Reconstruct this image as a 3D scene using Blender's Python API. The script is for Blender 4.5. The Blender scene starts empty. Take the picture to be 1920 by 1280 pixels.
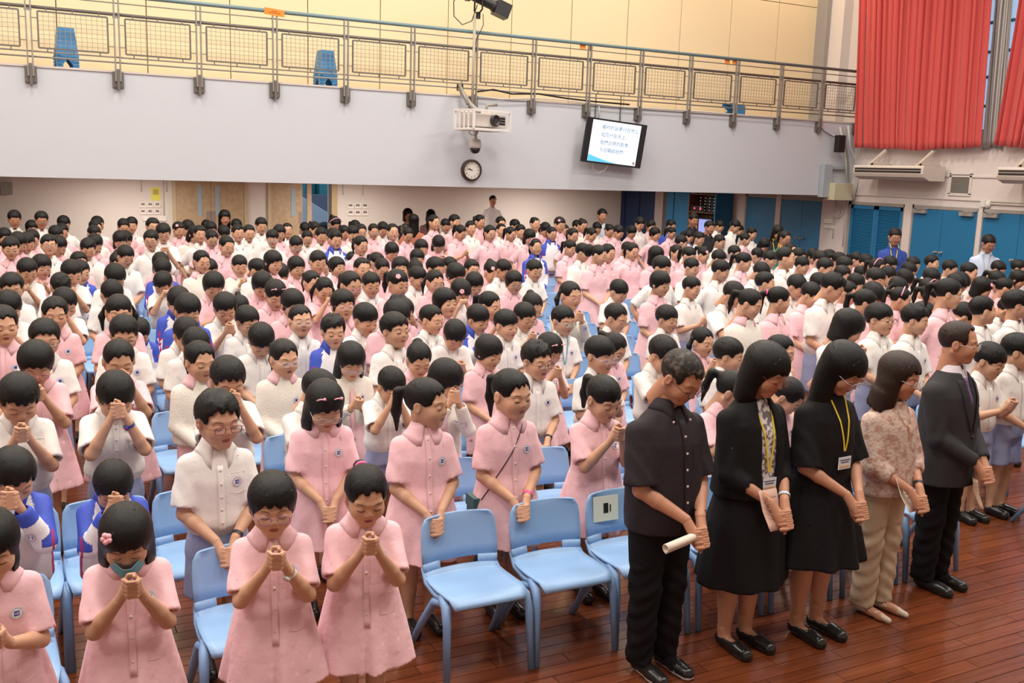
import bpy, bmesh, math, random
import numpy as np
import openvdb as vdb
from mathutils import Vector, Matrix, Euler
from mathutils.bvhtree import BVHTree
R = math.radians
rnd = random.Random(7)
SC = bpy.context.scene
COL = SC.collection

# ---------------------------------------------------------------- camera
FPX, YAW, PITCH, ROLL, EYE = 1844.99, .4861, .1723, .0324, 2.444
_cy, _sy, _cp, _sp = math.cos(YAW), math.sin(YAW), math.cos(PITCH), math.sin(PITCH)
FW = np.array([_sy*_cp, _cy*_cp, -_sp]); _r = np.array([_cy, -_sy, 0.0]); _u = np.cross(_r, FW)
RT = math.cos(ROLL)*_r + math.sin(ROLL)*_u
UP = -math.sin(ROLL)*_r + math.cos(ROLL)*_u
cam = bpy.data.cameras.new('camera'); cam_o = bpy.data.objects.new('camera', cam); COL.objects.link(cam_o)
cam.sensor_width = 36.0; cam.lens = FPX*36.0/1920; cam.clip_end = 200; cam.clip_start = .05
M = Matrix(((RT[0], UP[0], -FW[0], 0), (RT[1], UP[1], -FW[1], 0), (RT[2], UP[2], -FW[2], EYE), (0, 0, 0, 1)))
cam_o.matrix_world = M
SC.camera = cam_o

def ray(x, y):
    return FW*FPX + RT*(x-960) - UP*(y-640)
def at_y(x, y, Y):
    d = ray(x, y); t = Y/d[1]; return d[0]*t, EYE+d[2]*t
def at_x(x, y, X):
    d = ray(x, y); t = X/d[0]; return d[1]*t, EYE+d[2]*t
def at_z(x, y, Z):
    d = ray(x, y); t = (Z-EYE)/d[2]; return d[0]*t, d[1]*t

# ---------------------------------------------------------------- light, exposure
SC.view_settings.view_transform = 'Standard'
SC.view_settings.look = 'None'
SC.view_settings.gamma = 1.0
SC.view_settings.exposure = -0.10
SC.view_settings.use_curve_mapping = False
try:
    SC.cycles.max_bounces = 6; SC.cycles.diffuse_bounces = 3; SC.cycles.glossy_bounces = 3
    SC.cycles.transparent_max_bounces = 8; SC.cycles.sample_clamp_indirect = 4.0
    SC.cycles.use_denoising = True
except Exception:
    pass
W = bpy.data.worlds.new('sky'); SC.world = W; W.use_nodes = True
bg = W.node_tree.nodes['Background']; bg.inputs[0].default_value = (.50, .70, 1.0, 1); bg.inputs[1].default_value = 1.15
HALL = dict(xl=-9.5, xr=18.17, yf=-7.0, yb=27.0, yw=18.5, yk=17.3, top=9.6)
LAMPS = [(x, y) for y in (1.0, 5.2, 9.4, 13.6) for x in (-5.0, 0.6, 6.2, 11.8)]
LAMP_W = 250.0
def area(name, loc, rot, sx, sy, w, col):
    l = bpy.data.lights.new(name, 'AREA'); l.shape = 'RECTANGLE'; l.size = sx; l.size_y = sy; l.energy = w; l.color = col
    o = bpy.data.objects.new(name, l); COL.objects.link(o); o.location = loc; o.rotation_euler = rot
    return o
for i, (x, y) in enumerate(LAMPS):
    area('ceiling_lamp_light', (x, y, 9.28), (0, 0, 0), 2.2, 1.1, LAMP_W, (1.0, .95, .87))
for x in (3.0, 8.5, 14.5):
    for y in (22.3, 25.0):
        area('soffit_fill_light', (x, y, 2.05), (0, 0, 0), 1.6, .5, 125, (1.0, .93, .84))  # added fill that brightens the back wall under the balcony; no fixture built
for x in (2, 7, 12, 16.5):
    area('balcony_lamp_light', (x, 17.1, 8.9), (R(25), 0, 0), 2.0, .5, 80, (1.0, .86, .62))

# ---------------------------------------------------------------- materials
MATS = {}
def mat(name, col, rough=.6, spec=.4, metal=0.0, bump=0.0, bscale=200.0, vary=0.0, emit=None, estr=0.0, noise=None, trans=0.0, alpha=1.0, sheen=0.0, coat=0.0, strand=False):
    if name in MATS: return MATS[name]
    m = bpy.data.materials.new(name); m.use_nodes = True; nt = m.node_tree; b = nt.nodes['Principled BSDF']
    c = tuple(col)+(1,)
    b.inputs['Base Color'].default_value = c; b.inputs['Roughness'].default_value = rough
    b.inputs['Specular IOR Level'].default_value = spec; b.inputs['Metallic'].default_value = metal
    b.inputs['Alpha'].default_value = alpha; b.inputs['Transmission Weight'].default_value = trans
    b.inputs['Sheen Weight'].default_value = sheen; b.inputs['Coat Weight'].default_value = coat
    if emit is not None:
        b.inputs['Emission Color'].default_value = tuple(emit)+(1,); b.inputs['Emission Strength'].default_value = estr
    last = None
    tc = nt.nodes.new('ShaderNodeTexCoord')
    if noise:      # (colour2, scale, low, high)
        n = nt.nodes.new('ShaderNodeTexNoise'); n.inputs['Scale'].default_value = noise[1]; n.inputs['Detail'].default_value = 5
        nt.links.new(tc.outputs['Object'], n.inputs['Vector'])
        rp = nt.nodes.new('ShaderNodeMapRange'); rp.inputs[1].default_value = noise[2]; rp.inputs[2].default_value = noise[3]
        nt.links.new(n.outputs[0], rp.inputs[0])
        mx = nt.nodes.new('ShaderNodeMix'); mx.data_type = 'RGBA'
        mx.inputs[6].default_value = c; mx.inputs[7].default_value = tuple(noise[0])+(1,)
        nt.links.new(rp.outputs[0], mx.inputs[0]); last = mx.outputs[2]
    if vary:
        oi = nt.nodes.new('ShaderNodeObjectInfo')
        mr = nt.nodes.new('ShaderNodeMapRange'); mr.inputs[3].default_value = 1-vary; mr.inputs[4].default_value = 1+vary*.5
        nt.links.new(oi.outputs['Random'], mr.inputs[0])
        hs = nt.nodes.new('ShaderNodeHueSaturation'); hs.inputs['Color'].default_value = c
        nt.links.new(mr.outputs[0], hs.inputs['Value'])
        if last: nt.links.new(last, hs.inputs['Color'])
        last = hs.outputs[0]
    if last: nt.links.new(last, b.inputs['Base Color'])
    if bump:
        n2 = nt.nodes.new('ShaderNodeTexNoise'); n2.inputs['Scale'].default_value = bscale; n2.inputs['Detail'].default_value = 3
        if strand:
            mp_ = nt.nodes.new('ShaderNodeMapping'); mp_.inputs['Scale'].default_value = (1, 1, .10); nt.links.new(tc.outputs['Object'], mp_.inputs[0]); nt.links.new(mp_.outputs[0], n2.inputs['Vector'])
        else: nt.links.new(tc.outputs['Object'], n2.inputs['Vector'])
        bp = nt.nodes.new('ShaderNodeBump'); bp.inputs['Strength'].default_value = bump; bp.inputs['Distance'].default_value = .01
        nt.links.new(n2.outputs[0], bp.inputs['Height']); nt.links.new(bp.outputs[0], b.inputs['Normal'])
    MATS[name] = m
    return m

SKIN = mat('skin', (.62, .35, .225), .48, .35, vary=.12)
SKIN_A = mat('skin_adult', (.50, .24, .145), .45, .4, vary=.08)
LASH = mat('lash', (.012, .009, .008), .6)
BROW = mat('brow', (.13, .075, .05), .7)
LIP = mat('lip', (.42, .13, .11), .4)
MOUTH = mat('mouth', (.10, .025, .02), .5)
HAIR = mat('hair', (.005, .004, .0036), .42, .26, vary=.5, bump=.32, bscale=300, strand=True)
HAIR_BR = mat('hair_brown', (.022, .010, .007), .42, .3, bump=.32, bscale=300, strand=True)
HAIR_GR = mat('hair_greying', (.018, .013, .010), .45, .25, bump=.32, bscale=300, strand=True, noise=((.16, .12, .09), 45, .52, .75))
PINK = mat('pink_cotton', (.87, .535, .575), .85, .2, bump=.7, bscale=13, vary=.07, sheen=.2)
WHITE = mat('white_cotton', (.83, .795, .76), .85, .2, bump=.7, bscale=12, vary=.05, sheen=.2)
CREAM = mat('cream_knit', (.84, .78, .70), .95, .1, bump=.6, bscale=160, sheen=.3)
JWHITE = mat('jacket_white', (.80, .78, .80), .7, .3, bump=.6, bscale=14)
JBLUE = mat('jacket_blue', (.05, .09, .50), .6, .3, bump=.3, bscale=24)
JRED = mat('jacket_magenta', (.45, .02, .10), .7)
SHORTS = mat('greyblue_cotton', (.32, .36, .55), .85, .2, bump=.6, bscale=14, vary=.1)
SOCK = mat('sock_white', (.75, .73, .72), .9)
SHOE = mat('shoe_black', (.012, .011, .011), .25, .5)
BUTTON = mat('button', (.80, .66, .60), .35)
BADGE_W = mat('badge_white', (.80, .74, .78), .7)
BADGE_B = mat('badge_blue', (.03, .06, .28), .6)
BADGE_G = mat('badge_grey', (.42, .38, .50), .7)
LENS = mat('lens', (.9, .95, 1.0), .05, .5, alpha=.12)
BLACK = mat('black_fabric', (.010, .009, .010), .8, .2, bump=.25, bscale=30)
BLACKT = mat('black_trouser', (.008, .007, .008), .85, .15, bump=.3, bscale=18)
CHAR = mat('charcoal_shirt', (.024, .018, .022), .75, .25, bump=.3, bscale=26)
SUIT = mat('suit_grey', (.036, .034, .037), .8, .2, bump=.2, bscale=30)
BEIGE = mat('beige_trouser', (.50, .38, .27), .8, .2, bump=.3, bscale=20)
LACE = mat('lace_blouse', (.62, .47, .40), .85, .2, bump=.6, bscale=60, noise=((.46, .27, .21), 26, .47, .60))
PRINT = mat('print_top', (.70, .64, .60), .8, .2, noise=((.16, .14, .15), 38, .48, .54))
YELLOW = mat('lanyard_yellow', (.75, .55, .03), .6)
CARD = mat('card', (.72, .76, .82), .4)
PAPER = mat('paper', (.78, .66, .56), .7)
CHAIR = mat('chair_blue', (.27, .44, .70), .36, .45, bump=.05, bscale=600)
CHAIRD = mat('chair_leg_blue', (.20, .33, .56), .38, .45)

# ---------------------------------------------------------------- mesh helpers
def new_mesh(name, V, Fs, mats, midx=None, smooth=True):
    """V (n,3) array, Fs list of arrays (m,3|4)"""
    me = bpy.data.meshes.new(name)
    V = np.ascontiguousarray(V, dtype=np.float32)
    Fs = [np.asarray(f, dtype=np.int32) for f in Fs if len(f)]
    loops = np.concatenate([f.ravel() for f in Fs]); counts = np.concatenate([np.full(len(f), f.shape[1], np.int32) for f in Fs])
    me.vertices.add(len(V)); me.vertices.foreach_set('co', V.ravel())
    me.loops.add(len(loops)); me.loops.foreach_set('vertex_index', loops)
    me.polygons.add(len(counts))
    me.polygons.foreach_set('loop_start', np.concatenate([[0], np.cumsum(counts)[:-1]]).astype(np.int32))
    me.polygons.foreach_set('loop_total', counts)
    for m in mats: me.materials.append(m)
    if midx is not None: me.polygons.foreach_set('material_index', np.asarray(midx, np.int32))
    me.polygons.foreach_set('use_smooth', np.full(len(counts), smooth))
    me.update(calc_edges=True); me.validate()
    return me

class G:
    """collects boxes, tubes, sheets into one mesh"""
    def __init__(s): s.v = []; s.f = []; s.m = []; s.cur = 0
    def add(s, vs, fs):
        b = len(s.v); s.v += [tuple(p) for p in vs]; s.f += [tuple(i+b for i in f) for f in fs]; s.m += [s.cur]*len(fs); return s
    def box(s, x0, x1, y0, y1, z0, z1, M4=None):
        vs = [Vector((x, y, z)) for x in (x0, x1) for y in (y0, y1) for z in (z0, z1)]
        if M4 is not None: vs = [M4 @ p for p in vs]
        return s.add(vs, [(0, 1, 3, 2), (4, 6, 7, 5), (0, 4, 5, 1), (2, 3, 7, 6), (0, 2, 6, 4), (1, 5, 7, 3)])
    def tube(s, pts, r, n=8, close=False, caps=True):
        pts = [Vector(p) for p in pts]; rs = r if isinstance(r, (list, tuple)) else [r]*len(pts)
        rings = []; prev = None
        for i, p in enumerate(pts):
            a = pts[i-1] if (i > 0 or close) else p; b = pts[(i+1) % len(pts)] if (i < len(pts)-1 or close) else p
            t = (b-a).normalized() if (b-a).length > 1e-9 else Vector((0, 0, 1))
            if prev is None:
                h = Vector((0, 0, 1)) if abs(t.z) < .9 else Vector((1, 0, 0)); nx = t.cross(h).normalized()
            else: nx = (prev - t*prev.dot(t)).normalized()
            prev = nx; ny = t.cross(nx)
            rings.append([p+(nx*math.cos(2*math.pi*k/n)+ny*math.sin(2*math.pi*k/n))*rs[i] for k in range(n)])
        vs = [q for rg in rings for q in rg]; fs = []
        m = len(rings)
        for i in range(m if close else m-1):
            for k in range(n):
                a = i*n+k; b = i*n+(k+1) % n; c = ((i+1) % m)*n+(k+1) % n; d = ((i+1) % m)*n+k
                fs.append((a, b, c, d))
        if caps and not close: fs += [tuple(range(n))[::-1], tuple((m-1)*n+k for k in range(n))]
        return s.add(vs, fs)
    def lathe(s, prof, c=(0, 0, 0), n=16, axis='z', caps=True):
        vs = []; fs = []
        for (r, h) in prof:
            for k in range(n):
                a = 2*math.pi*k/n; p = (r*math.cos(a), r*math.sin(a), h)
                if axis == 'y': p = (p[0], p[2], p[1])
                if axis == 'x': p = (p[2], p[0], p[1])
                vs.append((p[0]+c[0], p[1]+c[1], p[2]+c[2]))
        for i in range(len(prof)-1):
            for k in range(n): fs.append((i*n+k, i*n+(k+1) % n, (i+1)*n+(k+1) % n, (i+1)*n+k))
        if caps: fs += [tuple(range(n))[::-1], tuple((len(prof)-1)*n+k for k in range(n))]
        return s.add(vs, fs)
    def sheet(s, grid, thick=0.0, closed=False):
        """grid rows of points; optional thickness along approx normal"""
        g = [[Vector(p) for p in row] for row in grid]; nr, nc = len(g), len(g[0]); vs = [p for row in g for p in row]; fs = []
        def q(i, j, o=0): return o+i*nc+(j % nc)
        cols = nc if closed else nc-1
        for i in range(nr-1):
            for j in range(cols): fs.append((q(i, j), q(i, j+1), q(i+1, j+1), q(i+1, j)))
        if thick:
            nrm = []
            for i in range(nr):
                for j in range(nc):
                    a = g[min(i+1, nr-1)][j]-g[max(i-1, 0)][j]; b = g[i][min(j+1, nc-1)]-g[i][max(j-1, 0)]
                    k = b.cross(a); nrm.append(k.normalized() if k.length > 1e-12 else Vector((0, 0, 1)))
            o = len(vs); vs = vs+[p-n_*thick for p, n_ in zip(vs, nrm)]
            for i in range(nr-1):
                for j in range(cols): fs.append((q(i, j, o), q(i+1, j, o), q(i+1, j+1, o), q(i, j+1, o)))
            for j in range(cols):
                fs.append((q(0, j), q(0, j, o), q(0, j+1, o), q(0, j+1))); i = nr-1
                fs.append((q(i, j), q(i, j+1), q(i, j+1, o), q(i, j, o)))
            if not closed:
                for i in range(nr-1):
                    fs.append((q(i, 0), q(i+1, 0), q(i+1, 0, o), q(i, 0, o))); j = nc-1
                    fs.append((q(i, j), q(i, j, o), q(i+1, j, o), q(i+1, j)))
        return s.add(vs, fs)
    def mesh(s, name, mats, smooth=False, M4=None):
        me = bpy.data.meshes.new(name)
        vs = s.v if M4 is None else [tuple(M4 @ Vector(p)) for p in s.v]
        me.from_pydata(vs, [], s.f)
        for m in (mats if isinstance(mats, (list, tuple)) else [mats]): me.materials.append(m)
        me.polygons.foreach_set('material_index', s.m); me.polygons.foreach_set('use_smooth', [smooth]*len(s.f))
        me.update(); return me

def link(name, data, parent=None, loc=(0, 0, 0), rot=None, scale=None):
    o = bpy.data.objects.new(name, data); COL.objects.link(o); o.parent = parent; o.location = loc
    if rot is not None: o.rotation_euler = rot
    if scale is not None: o.scale = (scale,)*3 if isinstance(scale, (int, float)) else scale
    return o
def tag(o, label, cat, group=None):
    o['label'] = label; o['category'] = cat
    if group: o['group'] = group
    return o
def thing(name, label, cat, loc=(0, 0, 0), rz=0, group=None, scale=None):
    o = link(name, None, None, loc, (0, 0, rz), scale); return tag(o, label, cat, group)
def struct(name, g, m, smooth=False, parent=None, kind='structure'):
    o = link(name, g.mesh(name, m, smooth), parent)
    if parent is None: o['kind'] = kind
    return o
def smooth_bevel(o, w=.004, seg=2):
    md = o.modifiers.new('bevel', 'BEVEL'); md.width = w; md.segments = seg; md.limit_method = 'ANGLE'; md.angle_limit = R(40); return o
# ---------------------------------------------------------------- signed-distance bodies meshed into one continuous surface
ADAPT = .05
class Fld:
    def __init__(s, lo, hi, vx):
        s.lo = np.array(lo, float); s.vx = vx; n = np.ceil((np.array(hi)-s.lo)/vx).astype(int)+1
        s.ax = [s.lo[i]+vx*np.arange(n[i]) for i in range(3)]
        s.D = np.full(n, .08, np.float32)
    def sl(s, lo, hi):
        r = []
        for i in range(3):
            a = int(max(0, math.floor((lo[i]-s.lo[i])/s.vx))); b = int(min(s.D.shape[i], math.ceil((hi[i]-s.lo[i])/s.vx)+1))
            if b <= a: return None
            r.append(slice(a, b))
        return tuple(r)
    def xyz(s, sl): return s.ax[0][sl[0]][:, None, None], s.ax[1][sl[1]][None, :, None], s.ax[2][sl[2]][None, None, :]
    def put(s, sl, d, k=0.0, op='u'):
        A = s.D[sl]; d = np.broadcast_to(d, A.shape)
        if op == 'u':
            if k > 0:
                h = np.clip(.5+.5*(A-d)/k, 0, 1); s.D[sl] = A*(1-h)+d*h-k*h*(1-h)
            else: s.D[sl] = np.minimum(A, d)
        else:      # subtract d from field
            if k > 0:
                h = np.clip(.5-.5*(A+d)/k, 0, 1); s.D[sl] = A*(1-h)+(-d)*h+k*h*(1-h)
            else: s.D[sl] = np.maximum(A, -d)
    def cap(s, a, b, ra, rb=None, k=0.0, op='u', e=1.0):
        """round cone; e>1 flattens it along y"""
        rb = ra if rb is None else rb; a = np.array(a, float); b = np.array(b, float); r = max(ra, rb)+k+3*s.vx+.012
        sl = s.sl(np.minimum(a, b)-r, np.maximum(a, b)+r)
        if sl is None: return s
        x, y, z = s.xyz(sl); ba = (b-a)*np.array([1, e, 1]); L = max(float(ba@ba), 1e-9)
        px, py, pz = x-a[0], (y-a[1])*e, z-a[2]
        t = np.clip((px*ba[0]+py*ba[1]+pz*ba[2])/L, 0, 1)
        d = np.sqrt((px-t*ba[0])**2+(py-t*ba[1])**2+(pz-t*ba[2])**2)-(ra+(rb-ra)*t)
        s.put(sl, d, k, op); return s
    def ell(s, c, r, k=0.0, op='u', Rm=None):
        m = max(r)+k+3*s.vx+.012; sl = s.sl(np.array(c)-m, np.array(c)+m)
        if sl is None: return s
        x, y, z = s.xyz(sl); px, py, pz = x-c[0], y-c[1], z-c[2]
        if Rm is not None:
            Rm = np.array(Rm); px, py, pz = (Rm[0, 0]*px+Rm[1, 0]*py+Rm[2, 0]*pz, Rm[0, 1]*px+Rm[1, 1]*py+Rm[2, 1]*pz, Rm[0, 2]*px+Rm[1, 2]*py+Rm[2, 2]*pz)
        k0 = np.sqrt((px/r[0])**2+(py/r[1])**2+(pz/r[2])**2)+1e-9
        k1 = np.sqrt((px/r[0]**2)**2+(py/r[1]**2)**2+(pz/r[2]**2)**2)+1e-9
        s.put(sl, k0*(k0-1)/k1, k, op); return s
    def prof(s, P, k=0.0, fold=None, yc=0.0, xc=0.0, e2=2.0):
        """body of revolution-like profile rows (z, rx, ry[, y offset]); fold(theta, z)-> radius factor"""
        P = np.array([(list(p)+[0.0])[:4] for p in P], float); P = P[np.argsort(P[:, 0])]
        m = max(P[:, 1].max(), P[:, 2].max())+.07
        sl = s.sl((xc-m, yc-m+P[:, 3].min(), P[0, 0]-.04), (xc+m, yc+m+P[:, 3].max(), P[-1, 0]+.04)); x, y, z = s.xyz(sl)
        rx = np.interp(z, P[:, 0], P[:, 1]); ry = np.interp(z, P[:, 0], P[:, 2]); oy = np.interp(z, P[:, 0], P[:, 3])
        X, Y = x-xc, y-yc-oy
        if fold is not None:
            th = np.arctan2(X/rx, -Y/ry); f = fold(th, z); rx = rx*f; ry = ry*f
        q = (np.abs(X/rx)**e2+np.abs(Y/ry)**e2)**(1/e2)
        d = (q-1)*np.minimum(rx, ry)
        d = np.maximum(d, np.maximum(P[0, 0]-z, z-P[-1, 0]))
        s.put(sl, d, k); return s
    def plane_cut(s, lo, hi, p, n):
        """inside the box lo..hi remove what lies beyond plane (p, n)"""
        sl = s.sl(lo, hi)
        if sl is None: return s
        x, y, z = s.xyz(sl); d = (x-p[0])*n[0]+(y-p[1])*n[1]+(z-p[2])*n[2]
        s.D[sl] = np.maximum(s.D[sl], d); return s
    def polys(s, ad=None):
        ad = ADAPT if ad is None else ad
        D = s.D
        for ax in range(3):
            ix = [slice(None)]*3; ix[ax] = 0; D[tuple(ix)] = np.maximum(D[tuple(ix)], s.vx); ix[ax] = -1; D[tuple(ix)] = np.maximum(D[tuple(ix)], s.vx)
        g = vdb.FloatGrid(background=.08); g.copyFromArray(np.ascontiguousarray(D))
        V, T, Q = g.convertToPolygons(isovalue=0.0, adaptivity=ad)
        V = V.astype(float)*s.vx+s.lo; Q = Q.astype(np.int64)[:, ::-1]; T = T.astype(np.int64)[:, ::-1]
        return V, np.concatenate([T, Q[:, [0, 1, 2]], Q[:, [0, 2, 3]]]) if len(Q) else T

def cat_parts(parts):
    """parts: list of (V, quads, material index) -> V, quads, midx"""
    Vs, Qs, Ms, b = [], [], [], 0
    for V, Q, m in parts:
        Vs.append(V); Qs.append(np.asarray(Q)+b); Ms.append(np.full(len(Q), m)); b += len(V)
    return np.concatenate(Vs), np.concatenate(Qs), np.concatenate(Ms)

def ik(S, Wt, l1, l2, pole):
    S, Wt, pole = Vector(S), Vector(Wt), Vector(pole); d = Wt-S; L = min(d.length, (l1+l2)*.995); d.normalize()
    a = (l1*l1-l2*l2+L*L)/(2*L); h = math.sqrt(max(l1*l1-a*a, 0)); p = (pole-d*pole.dot(d)).normalized()
    return S+d*a+p*h, S+d*L

POSES = {  # wrist x, y, z/H ; clasp y, z/H ; clasp up direction (y,z)
 'low': ((.040, -.170, .520), (-.205, .470), (-.35, -.93)),
 'mid': ((.045, -.215, .655), (-.250, .700), (-.45, .89)),
 'chin': ((.045, -.205, .735), (-.225, .785), (-.25, .97)),
 'face': ((.045, -.215, .790), (-.215, .840), (.05, 1.0)),
 'side': ((.175, -.015, .490), None, None),
}
def arm_joints(H, pose, wid=1.0, fat=1.0):
    p = POSES[pose]; out = []; ss = H/1.28
    for s in (-1, 1):
        S = Vector((s*.099*H*wid, .006, .752*H)); w = p[0]
        Wt = Vector((s*w[0]*(wid if pose == 'side' else 1)*ss**.6, w[1]*ss, w[2]*H))
        pole = Vector((s*.55, .5, -1)) if pose in ('mid', 'chin', 'face') else Vector((s*1.0, .9, -.2))
        E_, W_ = ik(S, Wt, .165*H, .150*H, pole); out.append((S, E_, W_))
    return out
def hands(f, H, pose, aj):
    p = POSES[pose]; sc = (H/1.28)**.8
    if p[1] is None:
        for s, (S, E_, W_) in zip((-1, 1), aj):
            d = (W_-E_).normalized(); c = W_+d*.045*sc
            f.ell(c, (.016*sc, .030*sc, .042*sc), k=.012)
            for i in range(4):
                b = W_+d*.075*sc+Vector((0, (i-1.5)*.013*sc, 0)); t = b+Vector((-s*.008, -.01, -.052+abs(i-1.4)*.008))*sc
                f.cap(b, t, .0075*sc, .0062*sc, k=.003)
            f.cap(c+Vector((0, -.02, .015))*sc, c+Vector((-s*.008, -.042, -.03))*sc, .009*sc, .0072*sc, k=.006)
        return
    c = Vector((0, p[1][0]*H/1.28, p[1][1]*H)); u = Vector((0,)+p[2]).normalized(); fr = Vector((0, -u.z, u.y)) if u.z > 0 else Vector((0, u.z, -u.y))
    if fr.y > 0: fr = -fr
    X = Vector((1, 0, 0)); Rm = np.array(Matrix((X, fr, u)).transposed())
    for s, (S, E_, W_) in zip((-1, 1), aj):
        pc = c+X*s*.021*sc-u*.008*sc
        f.cap(W_, pc-u*.012*sc, .0195*sc, .022*sc, k=.012)
        f.ell(pc, (.016*sc, .027*sc, .037*sc), k=.008, Rm=Rm)
        for i in range(4):
            o = ((2*i+(0 if s > 0 else 1))-3.5)*.0098*sc
            L = (.9, 1.0, 1.02, .85)[i]
            q0 = c+u*o+X*s*.029*sc+fr*.010*sc; q1 = c+u*(o+.001)+X*s*.016*sc+fr*.030*sc
            q2 = c+u*o-X*s*.014*sc*L+fr*.031*sc; q3 = c+u*(o-.004)-X*s*.031*sc*L+fr*.012*sc
            f.cap(q0, q1, .0078*sc, .0074*sc, k=.003); f.cap(q1, q2, .0066*sc, .0062*sc, k=.0006); f.cap(q2, q3, .0062*sc, .0054*sc, k=.0006)
        t0 = c+X*s*.020*sc-fr*.016*sc+u*.012*sc; t1 = c+X*s*.010*sc-fr*.010*sc+u*.038*sc; t2 = c-X*s*.010*sc+fr*.006*sc+u*(.046+.006*s)*sc
        f.cap(t0, t1, .0098*sc, .0082*sc, k=.004); f.cap(t1, t2, .0080*sc, .0066*sc, k=.001)

HEADC = {}
def head_mesh(var, lod):
    """head with face, ears and neck stub in its own frame: origin mid-head, face towards -y; returns parts (V,Q,mat)"""
    key = (var, lod)
    if key in HEADC: return HEADC[key]
    vx = (.0042, .0066, .012)[lod]; r_ = random.Random(var*13+5)
    cw = 1+r_.uniform(-.04, .06); jw = 1+r_.uniform(-.06, .10); ad = var >= 10; wo = var >= 14
    f = Fld((-.105, -.135, -.175), (.105, .125, .125), vx)
    f.ell((0, .014, .030), (.076*cw, .093, .079))
    f.ell((0, -.016, -.030), (.061*jw, .072, .070), k=.03)
    f.cap((-.012, -.058, -.086), (.012, -.058, -.086), .019, k=.028)
    for s in (-1, 1):
        f.ell((s*.036, -.050, -.030), (.029*jw, .031, .034), k=.02)
        f.cap((s*.010, -.078, .020), (s*.044, -.064, .022), .008, .010, k=.014)
        f.cap((s*.020, -.030, -.080), (s*.058*jw, .012, -.045), .018, .016, k=.022)
    f.cap((0, .028, -.05), (0, .036, -.17), .044 if not ad or wo else .053, k=.025)
    if lod < 2 or True:
        for s in (-1, 1):
            f.ell((s*.0315, -.0905, -.001), (.0165, .010, .0115), k=.010, op='s')
            f.ell((s*.0315, -.0720, -.001), (.0165, .0135, .0120), k=.004)
    nl = .026 if not ad else .034
    f.cap((0, -.078, .004), (0, -.089 if not ad else -.093, -.004-nl*.62), .0068, .0088 if not ad else .0098, k=.010)
    for s in (-1, 1): f.ell((s*.0105, -.0855, -.026), (.0075, .009, .0065), k=.005)
    f.cap((-.013, -.0795, -.0515), (.013, -.0795, -.0515), .0058, k=.004)
    f.cap((-.009, -.0790, -.0600), (.009, -.0790, -.0600), .0064, k=.004)
    f.cap((-.014, -.0880, -.0560), (.014, -.0880, -.0560), .0018, k=.003, op='s')
    for s in (-1, 1):
        f.ell((s*.079*cw, .010, -.006), (.010, .019, .030), k=.006)
        f.ell((s*.089*cw, .004, -.004), (.006, .011, .018), k=.004, op='s')
    V, Q = f.polys(); parts = [(V, Q, 0)]
    bvh = BVHTree.FromPolygons([tuple(v) for v in V], [tuple(q) for q in Q])
    def on(x, z, off=.0009):
        h = bvh.ray_cast(Vector((x, -.2, z)), Vector((0, 1, 0))); return (x, (h[0].y if h[0] else -.08)-off, z)
    def strip(pts, w0, mi, off=.0009):
        """pts: (x,z,width)"""
        vs = []; n = len(pts)
        for (x, z, w) in pts: vs += [on(x, z+w, off), on(x, z-w, off)]
        parts.append((np.array(vs), np.array([t for i in range(n-1) for t in ((2*i+2, 2*i+3, 2*i+1), (2*i+2, 2*i+1, 2*i))]), mi))
    wd = (1, 1.25, 1.7)[lod]
    N = 7 if lod < 2 else 4
    for s in (-1, 1):
        pts = []
        for i in range(N):
            t = i/(N-1)*2-1; pts.append((s*.0315+t*.0145, -.0045-.0035*(1-t*t), (.0013 if abs(t) > .8 else .0019)*wd))
        strip(pts, 0, 1)
        pts = [(s*.0315+(i/(N-1)*2-1)*.0165, .0215+.0030*(1-(i/(N-1)*2-1-.15*s)**2), (.0009+.0011*(1-(i/(N-1)*2-1)**2))*wd) for i in range(N)]
        strip(pts, 0, 2)
        strip([(s*.006+(i-1)*.0022, -.0325, .0011*wd) for i in range(3)], 0, 4)
    strip([((i/(N-1)*2-1)*.0185, -.0520+.0010*(1-abs(i/(N-1)*2-1)), (.0036*(1-(i/(N-1)*2-1)**2)+.0006)*wd**.5) for i in range(N)], 0, 3)
    strip([((i/(N-1)*2-1)*.0160, -.0603, (.0040*(1-(i/(N-1)*2-1)**2)+.0004)*wd**.5) for i in range(N)], 0, 3)
    strip([((i/(N-1)*2-1)*.0165, -.0560, .0010+(.0016 if var % 3 == 1 else 0)*(1-(i/(N-1)*2-1)**2)) for i in range(N)], 0, 4, .0016)
    HEADC[key] = parts
    return parts

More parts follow.
